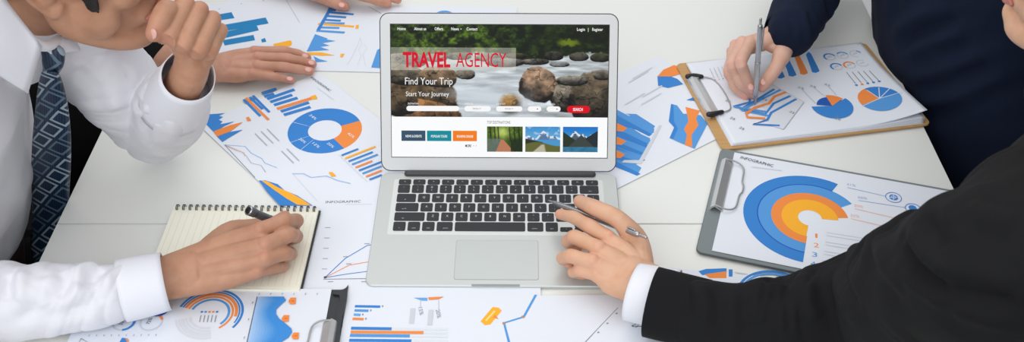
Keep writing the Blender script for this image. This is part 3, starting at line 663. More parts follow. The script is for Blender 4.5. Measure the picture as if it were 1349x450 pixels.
for x, y in ((386, 397), (377, 420), (390, 443)): s.poly([(x-3, y-4.5), (x+4, y-4.5), (x+3.5, y+4), (x-3.5, y+4), (x-6, y)], OR); s.line([(x-2, y), (x+2, y)], .0015, (210, 110, 60))
for k in range(6): s.line([(341+k*15.3, 388.6), (342+k*15.3, 386.6)], .0010, GR)
for y in (398, 420, 444): s.line([(335-(y-391)*.235, y), (334-(y-391)*.235, y+2.5)], .0010, GR)
s.done('chart page with a blue gradient area chart, on the black clipboard')
KM2 = Matrix.Translation((kc.x, kc.y, BZ)) @ Matrix.Rotation(math.radians(180), 4, 'Z')
wire_clip(ke, KM2, .098, .084, .0035, MT['chrome'], MT['steel'], out=.026)
# black corner hook of the board's hanger
c = MB(); q = [T(a_, b_, BZ+.006) for a_, b_ in ((438, 384), (440, 382), (453, 382), (457.5, 386), (456, 396), (451, 414), (448, 432), (446, 456), (439, 456), (441, 432), (443.5, 414), (448, 394), (447, 388), (439, 387))]
q = [(v.x, v.y) for v in q]; ar = sum(q[i_-1][0]*q[i_][1]-q[i_][0]*q[i_-1][1] for i_ in range(len(q))); slab(c, q if ar > 0 else q[::-1], BZ+.0032, BZ+.0062, MT['blackb']); c.part('clip_spring_cover', ke)

# ------------------------------------------------------------------ laptop
yaw = math.radians(-.45)
lx, ly = -.0185, T(658, 224, .7517).y - .0058     # rear edge middle
lap = empty('laptop', (lx, ly, TZ+.0012), yaw); tag(lap, 'open silver laptop showing a travel agency page, in the middle of the table', 'laptop')
def lpart(mb, name, parent=None):
    o = bpy.data.objects.new(name, mb.mesh(name)); COL.objects.link(o); o.parent = parent or lap; return o
BW, BD = .3235, .2100; DS = .951
def ztop(x, y): return .0105 + (.0042-.0105) * min(1, max(0, -y/BD)) * 1.0
m = MB(); pts = [(x, y - BD/2) for x, y in rrect(BW, BD, .011, 6)]
# thumb notch at the front edge
out = []
for p in pts: out.append(p)
slab(m, out, lambda x, y: .0, ztop, MT['alu'], None, .0010); base = lpart(m, 'base')
m = MB(); slab(m, [(x, -BD + .0014 + y) for x, y in rrect(.060, .0030, .0012, 3)], lambda x, y: ztop(x, y)-.0006, lambda x, y: ztop(x, y)+.00012, MT['seam']); lpart(m, 'thumb_notch', base)
tl = -(.0150-.0045)/BD
KO = .0046
def KP(mb, cx, cy, w, h, z0, z1, mt, r=.0022, bev=.0004):
    cy = cy*DS - KO; h *= DS; pts = [(cx+x, cy+y) for x, y in rrect(w, h, min(r, h*.45), 3)]
    slab(mb, pts, lambda x, y: ztop(x, y)+z0, lambda x, y: ztop(x, y)+z1, mt, None, bev)
m = MB(); KP(m, 0, -.0665, .285, .113, -.0003, .00015, MT['well'], .003, 0); deck = lpart(m, 'keyboard_deck', base)
m = MB(); KP(m, .0005, -.1690, .1055, .0725, -.0003, .00022, MT['seam'], .003, 0); KP(m, .0005, -.1690, .1045, .0715, -.0003, .00032, MT['pad_t'], .003, 0); lpart(m, 'trackpad')
m = MB(); pts = [(x, y) for x, y in rrect(.262, .010, .003, 3)]
tube(m, [(-.131+.006, -.0038, .0118), (.131-.002, -.0038, .0118)], [.0048, .0048], MT['hinge'], n=14, sub=4); lpart(m, 'hinge_bar')
def legend(mb, t, cx, cy, h, wfac=.8, z=.00165):
    cy = cy*DS - KO
    V, F, wd = text2d(t); w = h*wd/.70*wfac
    mb.add([(cx-w/2 + x*w, cy-h/2 + y*h, ztop(cx, cy-h/2+y*h)+z) for x, y in V], F, MT['leg'])
U_ = .01895; X0 = -.1365 - .0008; GAP = .0030
rows = [
    (-.0163, .0098, [('esc', 1.036)] + [(k, 1.036) for k in ('F1', 'F2', 'F3', 'F4', 'F5', 'F6', 'F7', 'F8', 'F9', 'F10', 'F11', 'F12')] + [('off', 1.036)]),
    (-.0310, .0160, [(k, 1) for k in ('~`', '!1', '@2', '#3', '$4', '%5', '^6', '&7', '*8', '(9', ')0', '_-', '+=')] + [('delete', 1.5)]),
    (-.0500, .0160, [('tab', 1.5)] + [(k, 1) for k in 'QWERTYUIOP'] + [('{[', 1), ('}]', 1), ('|\\', 1)]),
    (-.0690, .0160, [('caps lock', 1.75)] + [(k, 1) for k in 'ASDFGHJKL'] + [(':;', 1), ('"\'', 1), ('return', 1.75)]),
    (-.0880, .0160, [('shift', 2.25)] + [(k, 1) for k in 'ZXCVBNM'] + [('<,', 1), ('>.', 1), ('?/', 1), ('shift', 2.25)]),
    (-.1072, .0168, [('fn', 1), ('control', 1), ('option', 1), ('command', 1.25), ('', 5), ('command', 1.25), ('option', 1)]),
]
for cy, kh, ks in rows:
    x = X0
    for t, u in ks:
        w = u*U_; cx = x + w/2; m = MB(); KP(m, cx, cy, w-GAP, kh, 0, .0015, MT['key'], .0020, .0004)
        if len(t) == 1: legend(m, t, cx, cy+.0006, .0038)
        elif len(t) == 2 and not t[0].isalpha(): legend(m, t[0], cx, cy+.0030, .0026); legend(m, t[1], cx, cy-.0030, .0028)
        elif t: legend(m, t, cx if w < .022 or t in ('esc',) else (x + GAP + .010 if cx < 0 else x + w - GAP - .010), cy - (.0040 if kh > .012 else 0), .0019 if kh > .012 else .0021, .62)
        lpart(m, 'space_bar' if u == 5 else 'key'); x += w
x = X0 + U_*11.5
for dx, dy, t in ((0, -.0046, '<'), (1, .0044, '^'), (1, -.0046, 'v'), (2, -.0046, '>')):
    m = MB(); cx = x + (dx+.5)*U_; KP(m, cx, -.1072+dy, U_-GAP, .0078, 0, .0015, MT['key'], .0018, .0004); legend(m, t, cx, -.1072+dy, .0018); lpart(m, 'key')
# lid, leaning back
lean = math.radians(31.8)
LM = Matrix.Translation((0, .0035, .0155)) @ Matrix.Rotation(math.radians(90) - lean, 4, 'X')
LM = Matrix.Translation((0, .0010, .0120)) @ Matrix(((1, 0, 0, 0), (0, math.sin(lean), -math.cos(lean), 0), (0, math.cos(lean), math.sin(lean), 0), (0, 0, 0, 1)))
LW, LH = .3245, .2165
m = MB(); slab(m, [(x, y+LH/2) for x, y in rrect(LW, LH, .013, 7)], -.0046, -.0006, MT['alu2'], LM, .0005); lid = lpart(m, 'lid')
m = MB(); slab(m, [(x, y+LH/2) for x, y in rrect(LW-.0004, LH-.0004, .013, 7)], -.0007, .0001, MT['gasket'], LM); lpart(m, 'gasket', lid)
m = MB(); slab(m, [(x, y+LH/2) for x, y in rrect(LW-.0028, LH-.0028, .0119, 7)], 0, .0005, MT['alu2'], LM, .0001); lpart(m, 'bezel', lid)
# screen content laid out in the page's own pixels (left 0..287, top 0..176)
SW, SH = .2960, .1805; SBX, SBY = -SW/2+.0010, .0200
def SPt(x, y, z): return LM @ Vector((SBX + x/287*SW, SBY + SH - y/176*SH, z))
def vnoise(w, h, sx, sy, seed, oct=4):
    r = np.random.default_rng(seed); out = np.zeros((h, w)); amp = 1; tot = 0
    yy, xx = np.mgrid[0:h, 0:w].astype(float)
    for o_ in range(oct):
        gx, gy = xx/sx, yy/sy; ix, iy = gx.astype(int), gy.astype(int); fx, fy = gx-ix, gy-iy; fx = fx*fx*(3-2*fx); fy = fy*fy*(3-2*fy)
        g = r.random((iy.max()+2, ix.max()+2))
        out += amp*(g[iy, ix]*(1-fx)*(1-fy)+g[iy, ix+1]*fx*(1-fy)+g[iy+1, ix]*(1-fx)*fy+g[iy+1, ix+1]*fx*fy); tot += amp
        amp *= .55; sx = max(sx/2, 1); sy = max(sy/2, 1)
    return out/tot
def mixc(img, mask, col):
    img[:] = img*(1-mask[..., None]) + np.array(col, float).reshape((1, 1, 3) if np.ndim(col) == 1 else np.shape(col))*mask[..., None]
def sst(a, b, x): t = np.clip((x-a)/(b-a), 0, 1); return t*t*(3-2*t)
K = 2; IW, IH = 287*K, 124*K
yy, xx = np.mgrid[0:IH, 0:IW].astype(float); X_ = xx/K; Y_ = yy/K
n1 = vnoise(IW, IH, 18, 14, 1, 5); n2 = vnoise(IW, IH, 7, 6, 2, 3); n3 = vnoise(IW, IH, 60, 9, 3, 4); n4 = vnoise(IW, IH, 26, 22, 5, 5); n5 = vnoise(IW, IH, 34, 26, 15, 3)
img = np.zeros((IH, IW, 3))
g = np.clip((n1-.40)*3.6, 0, 1.2)*(.25+1.3*np.clip(n2, 0, 1)**1.5); lite = np.exp(-((X_-75)/75)**2)*.9+.35
img[:] = np.stack([12+78*g*lite, 22+98*g*lite, 8+22*g*lite], -1)
mixc(img, .8*sst(.62, .75, n1)*sst(.5, .9, n2), (20, 26, 14))
moss = np.exp(-(((X_-234)/15)**2+((Y_-20-(n2*6))/5)**2)**2); mixc(img, moss*.85, (120, 138, 22))
# water: bright silky stream
wtop = 40 + 6*np.sin(X_/24) + 5*(n2-.5)
wat = sst(0, 5, Y_-wtop)
wc = 150 + 95*np.clip(n3*1.7-.35, 0, 1)
mixc(img, wat, np.stack([wc*.94, wc*.98, wc*1.0], -1))
def rock(cx, cy, rx, ry, c, ang=0, seed=0, soft=.05):
    a = math.radians(ang); dx, dy = X_-cx, Y_-cy; u = (dx*math.cos(a)+dy*math.sin(a))/rx; v = (-dx*math.sin(a)+dy*math.cos(a))/ry
    r = np.sqrt(np.abs(u)**2.4+np.abs(v)**2.4) + .28*(n4-.5)
    mk = 1-sst(1-soft, 1+soft, r); sh = np.clip(.80+.42*(-v)-.16*u + .35*(n2-.5) + 1.3*(n4-.5) - .5*sst(.55, 1.0, r)*(v > 0) - .55*np.exp(-((n5-.5)/.018)**2), .12, 1.3)
    mixc(img, mk, np.array(c, float)[None, None]*sh[..., None])
for a_ in ((18, 48, 30, 10, (120, 112, 100)), (60, 44, 14, 6, (110, 106, 98)), (132, 43, 20, 6, (120, 116, 108)), (90, 42, 16, 5, (92, 90, 70)), (165, 41, 14, 4, (60, 60, 40)), (215, 41, 12, 6, (76, 74, 66)), (248, 42, 13, 6, (66, 64, 56)), (276, 43, 14, 6, (60, 62, 44)), (222, 52, 13, 4, (130, 134, 134)), (150, 50, 24, 6, (120, 116, 106)), (190, 49, 18, 4, (110, 106, 98))): rock(*a_)
# smooth blue-grey pool running to the lower left
pool = np.exp(-(((X_-118)/62)**2 + ((Y_-98)/34)**2)**1.4); mixc(img, pool*.75, np.stack([176+40*n3, 186+38*n3, 196+34*n3], -1))
rock(30, 92, 58, 30, (104, 84, 58), 14); rock(10, 66, 40, 14, (110, 100, 84), 8); rock(62, 70, 26, 14, (128, 104, 78), 4); rock(40, 116, 52, 16, (138, 98, 58), 10); rock(12, 106, 24, 16, (80, 66, 48))
rock(98, 66, 13, 7, (120, 112, 100)); mixc(img, .85*np.exp(-(((X_-132)/56)**2+((Y_-(84+.1*X_))/9)**2)**1.5), (205, 213, 222))
rock(236, 92, 26, 25, (122, 114, 100), -10); rock(194, 80, 24, 23, (152, 124, 100), 25); rock(268, 97, 32, 35, (92, 80, 64), 10); rock(280, 66, 14, 7, (104, 98, 88)); rock(158, 106, 13, 12, (150, 112, 60), 0, 0, .5); rock(240, 74, 20, 7, (120, 116, 106))
mixc(img, .55*np.exp(-(((X_-178)/14)**2+((Y_-110)/20)**2)), (196, 200, 206))
mixc(img, .40*sst(210, 260, X_)*sst(100, 118, Y_), (30, 26, 20)); mixc(img, .35*sst(250, 287, X_)*(1-sst(14, 30, Y_)), (6, 10, 6))
# pale band behind the title
mixc(img, .5*((Y_ > 30) & (Y_ < 61) & (X_ < 165)), (224, 222, 212))
img = np.clip(img, 0, 255)
def picture(name, img, x0, y0, x1, y1, z, parent):
    h, w, _ = img.shape; V = []
    for j in range(h+1):
        for i in range(w+1): V.append(tuple(SPt(x0+(x1-x0)*i/w, y0+(y1-y0)*j/h, z)))
    F = [[j*(w+1)+i, (j+1)*(w+1)+i, (j+1)*(w+1)+i+1, j*(w+1)+i+1] for j in range(h) for i in range(w)]
    me = bpy.data.meshes.new(name); me.from_pydata(V, [], F); at = me.color_attributes.new('picture', 'FLOAT_COLOR', 'CORNER')
    c = img/255; c = np.where(c <= .04045, c/12.92, ((c+.055)/1.055)**2.4).reshape(-1, 3); c = np.concatenate([c, np.ones((len(c), 1))], 1)
    at.data.foreach_set('color', np.repeat(c, 4, axis=0).ravel().astype(np.float32)); me.materials.append(MT['screen'])
    o = bpy.data.objects.new(name, me); COL.objects.link(o); o.parent = parent; return o
m = MB(); m.add([SPt(-.8, 177, .00058), SPt(288, 177, .00058), SPt(288, -1, .00058), SPt(-.8, -1, .00058)], [[0, 1, 2, 3]], MT['pendark'])
m.add([SPt(0, 176, .00064), SPt(287, 176, .00064), SPt(287, 122, .00064), SPt(0, 122, .00064)], [[0, 1, 2, 3]], ink((253, 254, 255), 1)); screen = lpart(m, 'screen', lid)
picture('river_photo', img, 0, 0, 287, 122, .00066, lid)
# page writing and buttons
m = MB()
def stext(t, x, y, w, h, c, bold=0, z=.0009):
    V, F, _ = text2d(t, bold); m.add([SPt(x + a_*w, y - b_*h, z) for a_, b_ in V], F, ink(c, 1))
def srect(x0, y0, x1, y1, c, r=0, z=.0008):
    if r:
        pts = [((x0+x1)/2+a_, (y0+y1)/2+b_) for a_, b_ in rrect(x1-x0, y1-y0, min(r, (y1-y0)/2-.01), 4)]
        P = [SPt(a_, b_, z) for a_, b_ in pts][::-1]
    else: P = [SPt(x0, y1, z), SPt(x1, y1, z), SPt(x1, y0, z), SPt(x0, y0, z)]
    m.add(P, [list(range(len(P)))], ink(c, 1))
WH = (250, 250, 250)
for t, x, w in (('Login', 245, 10.5), ('|', 259.5, .5), ('Register', 265, 14)): stext(t, x, 7.4, w, 3.9, WH, .012)
lpart(m, 'login_links', lid); m = MB()
for t, x, w in (('Home', 9, 11), ('About us', 31, 16), ('Offers', 58, 11), ('News', 80, 10), ('Contact', 100, 14.5)): stext(t, x, 7.4, w, 3.9, WH, .012)
srect(92, 5.2, 93.4, 6.2, WH); lpart(m, 'site_menu', lid); m = MB()
stext('TRAVEL', 16, 55.5, 62.5, 19, (214, 22, 46), .035); stext('AGENCY', 86, 55.5, 66.5, 19, (214, 22, 46)); lpart(m, 'page_title', lid); m = MB()
stext('Find Your Trip', 18.5, 79, 63, 9.5, WH); stext('Start Your Journey', 19.5, 94.5, 57, 6.2, WH)
lpart(m, 'page_subtitle', lid); m = MB()
stext('DESTINATION', 22, 105.6, 14, 2.4, WH); stext('CHECK IN', 97, 105.6, 11, 2.4, WH); stext('CHECK OUT', 139, 105.6, 12, 2.4, WH); stext('ADULT', 181, 105.6, 8, 2.4, WH); stext('CHILDREN', 206, 105.6, 11, 2.4, WH)
for x0, x1 in ((20, 90), (97, 132), (139, 174), (181, 199), (206, 224.5)): srect(x0, 107.3, x1, 114.4, WH, 3.5)
srect(233, 106.4, 263.5, 116, (222, 14, 34), 4.7); stext('SEARCH', 241, 113.2, 13, 3.9, WH, .02, .00095)
stext('MM/DD/YY', 108, 112, 11, 2.2, (110, 110, 110), 0, .00095); stext('MM/DD/YY', 151, 112, 11, 2.2, (110, 110, 110), 0, .00095)
srect(193, 110.3, 194.6, 111.5, (60, 60, 60), 0, .00095); srect(219, 110.3, 220.6, 111.5, (60, 60, 60), 0, .00095)
lpart(m, 'search_form', lid); m = MB()
for x0, x1, c, t in ((13, 45, (56, 84, 106), 'NEWS & EVENTS'), (47, 79.5, (20, 142, 158), 'POPULAR TOURS'), (81.5, 113.5, (246, 128, 30), 'BOOKING ONLINE')):
    srect(x0, 140.5, x1, 154.5, c); stext(t, x0+5.5, 149.6, 21.5, 3.2, WH, .02, .00095)
stext('MORE', 98, 162.3, 8, 3.3, (40, 40, 40), .03); stext('> >', 108, 161.8, 5.5, 2.4, (150, 150, 150)); stext('TOP DESTINATIONS', 127, 130.8, 31, 3.8, (60, 66, 76))
lpart(m, 'link_buttons', lid)
def thumb(kind):
    w, h = 96, 68; y, x = np.mgrid[0:h, 0:w].astype(float); u, v = x/w, y/h; im = np.zeros((h, w, 3)); a = vnoise(w, h, 12, 10, 11+kind, 4); b = vnoise(w, h, 5, 5, 21+kind, 2)
    if kind == 0:
        im[:] = np.stack([40+120*a*(1-v)**.6*b, 62+150*a*(1-v)**.6*b, 14+30*a*b], -1)
        glow = np.exp(-(((u-.42)/.22)**2+((v-.22)/.25)**2)); mixc(im, glow*.75, (226, 240, 130))
        for tx in (.08, .2, .3, .62, .75, .88): mixc(im, .85*np.exp(-((u-tx-.05*v)/.018)**2)*(v < .6), (24, 22, 10))
        mixc(im, ((v > .48) & (u < .38))*.7, (112, 122, 128)); hw = .03+.24*np.clip((v-.5)*2, 0, 1); cx_ = .42+.08*np.clip((v-.5)*2, 0, 1)
        mixc(im, (v > .5)*(1-sst(.9, 1.05, np.abs(u-cx_)/hw)), (186, 120, 88)); mixc(im, .8*(u > .66)*sst(.35, .6, v), (18, 34, 12))
    elif kind == 1:
        im[:] = np.stack([60+90*v, 140+70*v, 205+25*v], -1); mixc(im, .5*sst(.5, .7, a)*(v < .3), (225, 235, 245))
        pk = .40-.22*np.exp(-((u-.55)/.14)**2)-.05*np.sin(u*17)-.05*(b-.5); mixc(im, sst(0, .03, v-pk), np.array((86, 120, 160))); mixc(im, .9*sst(0, .02, v-pk)*(1-sst(.05, .17, v-pk))*(b > .4), (240, 244, 250))
        mixc(im, sst(.50, .52, v), (70, 150, 205)); hl = .46+.28*u; mixc(im, sst(0, .02, v-hl)*(u < .5), (44, 46, 30)); mixc(im, sst(.66, .70, v+.08*np.sin(u*5)), (96, 100, 46))
        rd = np.abs(u-(.5-.35*(v-.7)))-(.02+.5*np.clip(v-.72, 0, 1)); mixc(im, (v > .70)*(1-sst(0, .06, rd)), (186, 180, 158))
    else:
        im[:] = np.stack([20+80*v, 110+90*v, 200+30*v], -1)
        pk = .30-.13*np.exp(-((u-.38)/.10)**2)+.1*np.abs(u-.4)-.05*np.sin(u*25)-.06*(b-.5); mixc(im, sst(0, .03, v-pk), (74, 92, 110)); mixc(im, .9*sst(0, .02, v-pk)*(1-sst(.08, .18, v-pk))*(b > .35), (240, 244, 250))
        mixc(im, sst(0, .02, v-(.18+.95*u)), (34, 48, 34)); mixc(im, sst(0, .02, v-(.98-.85*u)), (30, 42, 52)); mixc(im, sst(0, .02, v-.30-1.3*np.abs(u-.52)), (56, 66, 62))
        mixc(im, sst(.78, .80, v), np.stack([24+50*a, 92+50*a, 128+50*a], -1))
    return np.clip(im, 0, 255)
for k, (x0, x1) in enumerate(((127, 174.5), (178, 224.5), (228, 274.5))): picture('destination_photo', thumb(k), x0, 134.5, x1, 168.5, .0007, lid)

# ------------------------------------------------------------------ spiral notepad
PZ = L0 + .0042
a_ = T(228, 273.5, PZ+.006); b_ = T(420, 276, PZ+.006); c_ = T(408, 373.5, PZ+.006)
ang = math.atan2(b_.y-a_.y, b_.x-a_.x); NL = (b_-a_).length
pad = empty('spiral_notepad', (a_.x, a_.y, PZ)); tag(pad, 'cream ruled spiral notepad open under the writing hand', 'notepad')
NM = Matrix.Translation((a_.x, a_.y, PZ)) @ Matrix.Rotation(ang, 4, 'Z'); HH = .146
sk = .0
def prect(x0, y0, x1, y1): return [(x0, y0), (x1, y0), (x1, y1), (x0, y1)]
m = MB(); slab(m, prect(.0, -HH-.001, NL+.0015, .004), 0, .001, MT['padback'], NM); m.part('back_cover', pad)
m = MB(); slab(m, prect(0, -HH, NL-.001, .003), .0011, .0052, MT['pad'], NM); m.part('page_block', pad)
m = MB()
V = []; F = []
slab(m, prect(.0005, -HH+.003, NL-.002, .003), .0054, .0058, MT['pad'], NM)
for k in range(22):
    x = .006 + k*(NL-.012)/21; z = .00590
    m.add([NM @ Vector(q) for q in ((x-.00022, -HH+.006, z), (x+.00022, -HH+.006, z), (x+.00022, -.010, z), (x-.00022, -.010, z))], [[0, 1, 2, 3]], MT['padline'])
m.part('top_page', pad)
for k in range(22):
    x = .006 + k*(NL-.012)/21; m = MB()
    for dx in (-.0008, .0010):
        P = [(x+dx, -.0035, .0055), (x+dx, -.0036, .0082), (x+dx, -.0010, .0100), (x+dx, .0030, .0094), (x+dx, .0052, .0060), (x+dx, .0046, .0012)]
        tube(m, [NM @ Vector(p) for p in P], [.0006]*6, MT['dsteel'], n=6, sub=3)
    m.part('spiral_ring', pad)

# ------------------------------------------------------------------ pens
def pen(p0, p1, r, label, body, style):
    """p0 = writing tip, p1 = back end (world)"""
    e = empty('pen', tuple(p0)); tag(e, label, 'pen'); d = (p1-p0); L = d.length; d = d.normalized()
    def q(t): return p0 + d*(t*L)
    m = MB(); tube(m, [q(.0), q(.03), q(.09)], [.0006, .0012, r*.72], MT['pensil'], n=16, sub=3, cap=True); m.part('tip', e)
    m = MB(); tube(m, [q(.085), q(.16), q(.5), q(.86), q(.92)], [r*.72, r*.95, r, r*.97, r*.92], body, n=20, sub=4); m.part('barrel', e)
    up = Vector((0, 0, 1)); sd = d.cross(up).normalized(); nn = sd.cross(d).normalized()
    if style == 'click':
        m = MB(); tube(m, [q(.90), q(1.0)], [r*.5, r*.5], MT['pensil'], n=12, sub=3); m.part('push_button', e)
        m = MB(); o_ = nn*(r+.0014); tube(m, [q(.90)+nn*r*.8, q(.89)+o_, q(.75)+o_, q(.66)+o_, q(.645)+nn*(r+.0004)], [.0010, .0011, .0011, .0010, .0009], MT['pensil'], n=8, sub=3); m.part('clip', e)
        m = MB(); tube(m, [q(.505), q(.515)], [r*1.05, r*1.05], MT['pensil'], n=18, sub=2, cap=False); m.part('band', e)
    else:
        m = MB(); tube(m, [q(.88), q(.985)], [r*1.1, r*1.12], body, n=24, sub=3, cap=False); m.part('cap', e)
        m = MB(); tube(m, [q(.978), q(.992)], [r*1.16, r*1.16], MT['pensil'], n=24, sub=2, cap=False); m.part('end_ring', e)
        m = MB(); tube(m, [q(.983), q(.994)], [r*.92, r*.88], MT['pendark'], n=24, sub=2, cap=False); m.part('end_plug', e)
        m = MB(); tube(m, [q(.58), q(.60)], [r*1.06, r*1.06], MT['pensil'], n=24, sub=2, cap=False); m.part('band', e)
    return e
pen(T(397, 306, PZ+.0075), T(326.5, 276.5, PZ+.078), .0054, 'dark gunmetal pen held over the spiral notepad', MT['pengrey'], 'cap')
pen(T(994.5, 138, ZT+.0046), T(1002, 25, .90), .0040, 'slim silver pen writing on the brown clipboard', MT['pensil'], 'click')
pen(T(722, 263.5, .776), T(851, 312.5, .812), .0038, 'silver pen held between fingers above the laptop keyboard', MT['pensil'], 'click')

# ------------------------------------------------------------------ bodies
def flush_attr(me, pts):
    co = get_co(me); f = np.zeros(len(co))
    for p, r, a in pts: f = np.maximum(f, a*np.exp(-(np.linalg.norm(co-np.array(tuple(p)), axis=1)/r)**2))
    at = me.attributes.new('flush', 'FLOAT', 'POINT'); at.data.foreach_set('value', f.astype(np.float32))
def build_hand(wrist, mcp, fingers, thumb, fr, forearm, palm_n, wr=(.027, .019), nails=(), vox=.0012, pr=1.0, smooth=5, knuck=.0):
    """one continuous hand and forearm. wrist: point; mcp: 4 knuckles; fingers: 4 lists of joints after the knuckle;
    thumb: list from thumb base to tip; palm_n: direction out of the back of the hand"""
    mb = MB(); N = Vector(palm_n).normalized(); m = MT['skA']; fl = []
    fwd = (sum(mcp, Vector()) / 4 - wrist).normalized(); side = N.cross(fwd).normalized()
    if (mcp[0]-mcp[3]).dot(side) < 0: side = -side
    W_ = [wrist + side*wr[0]*(.55 - .37*k) for k in range(4)]
    for k in range(4):
        mid = W_[k].lerp(mcp[k], .55) - N*.002
        tube(mb, [W_[k], mid, mcp[k] - N*.0015], [(.0125*pr), (.0135*pr), fr[k]*1.10], m, n=16, sub=4)
        if k < 3:
            a, b = (mcp[k]+mcp[k+1])/2, (W_[k]+W_[k+1])/2
            tube(mb, [b - N*.003, a.lerp(b, .5) - N*.004, a - N*.005 - fwd*.002], [.0125*pr, .0135*pr, fr[k]*.92], m, n=16, sub=4)
        P = [mcp[k]] + list(fingers[k]); R = [fr[k]*1.08, fr[k]*1.04, fr[k]*.93, fr[k]*.80][:len(P)]
        if len(P) == 4: R = [fr[k]*1.08, fr[k]*1.0, fr[k]*.90, fr[k]*.76]
        # joint bulges
        Q = [P[0]]; S = [R[0]]
        for j in range(1, len(P)):
            Q.append(P[j-1].lerp(P[j], .5)); S.append((R[j-1]+R[j])/2*.955); Q.append(P[j]); S.append(R[j]*(1.03 if j < len(P)-1 else 1))
        tube(mb, Q, S, m, n=18, sub=3)
        ell(mb, mcp[k] + N*(.0015+knuck), (fr[k]*1.0,)*3, m)
        fl += [(P[-1], .012, .75), (P[1], .008, .45), (mcp[k] + N*.008, .009, .35)]
    R = [.0165*pr, .0140*pr, fr[0]*1.20, fr[0]*1.13, fr[0]*.92]; P = list(thumb); R = R[-len(P):]
    tube(mb, P, R, m, n=18, sub=4); fl += [(P[-1], .013, .7), (P[-2], .010, .35)]
    a = P[0].lerp(P[1], .5); tube(mb, [wrist.lerp(mcp[0], .25), a, mcp[0].lerp(wrist, .3) - N*.004], [.012*pr, .011*pr, .010*pr], m, n=14, sub=4)
    tube(mb, [wrist.lerp(sum(mcp, Vector())/4, .25)] + [wrist] + list(forearm), [(wr[0]*.98, wr[1]*.98), wr] + [(wr[0]*(1.06+.14*k), wr[1]*(1.12+.2*k)) for k in range(len(forearm))], m, side=side, n=28, sub=5)
    me = remesh(mb, vox, smooth); return me, fl, nails
def person(label, skin, pieces, others, origin):
    """pieces: [(mesh, flush, nails)], others: MBs or meshes of coarse body; returns the person object"""
    b = MB(); fl = []
    for me, f, nails in pieces:
        b.add_mesh(me, skin); fl += f
        for p, d, nn, sc in nails:
            d = Vector(d).normalized(); nn = Vector(nn); nn = (nn - d*nn.dot(d)).normalized(); sd = nn.cross(d)
            M = Matrix((sd, d, nn)).transposed(); ell(b, p, (.0050*sc, .0062*sc, .0013*sc), MT['nail'], M, 14, 8)
    for me in others:
        if isinstance(me, tuple): b.add_mesh(me[0], me[1])
        else: b.add_mesh(me, skin)
    me = b.mesh('person'); flush_attr(me, fl)
    co = get_co(me); set_co(me, co - np.array(origin))
    o = bpy.data.objects.new('person', me); COL.objects.link(o); o.location = origin; tag(o, label, 'person'); return o
def cloth(name, mb, parent, mt, vox=.003, smooth=6, fold=(), noise=.0008, scale=.05, seed=1, label=None, streaks=()):
    me = remesh(mb, vox, smooth); folds(me, fold, noise, scale, seed, streaks); me.materials.append(mt)
    off = Vector((0, 0, 0)); p = parent
    while p: off += p.location; p = p.parent
    set_co(me, get_co(me) - np.array(off)); me.polygons.foreach_set('use_smooth', [True]*len(me.polygons))
    o = bpy.data.objects.new(name, me); COL.objects.link(o); o.parent = parent
    if label: o['label'] = label
    return o
def cuff(name, parent, p0, p1, r0, r1, mt, side=None, th=.0012, bow=.0, n=48, nt=8, wob=.0, tilt=None):
    """open cloth tube with thickness from p0 (inside sleeve) to p1 (free edge)"""
    p0, p1 = Vector(p0), Vector(p1); t = (p1-p0).normalized(); s = Vector(side) if side is not None else t.orthogonal(); s = (s-t*s.dot(t)).normalized(); u = t.cross(s)
    prof = [(k/nt, 0) for k in range(nt+1)] + [(1, -th), ] + [(k/nt, -th) for k in range(nt-1, -1, -1)]
    V = []; m = MB(); tv = Vector(tilt) if tilt is not None else Vector((0, 0, 0))
    for a, dr in prof:
        for k in range(n):
            an = 2*math.pi*k/n; w = 1 + wob*math.sin(3*an+1) + bow*math.sin(math.pi*a)
            d_ = s*((r0[0]*(1-a)+r1[0]*a)*w+dr)*math.cos(an) + u*((r0[1]*(1-a)+r1[1]*a)*w+dr)*math.sin(an)
            V.append(p0.lerp(p1, a) + d_ + t*(d_.dot(tv)*a))
    L = len(prof); F = []
    for j in range(L):
        for k in range(n): F.append([j*n+k, j*n+(k+1) % n, ((j+1) % L)*n+(k+1) % n, ((j+1) % L)*n+k])
    m.add(V, F, mt, True); return m.part(name, parent)
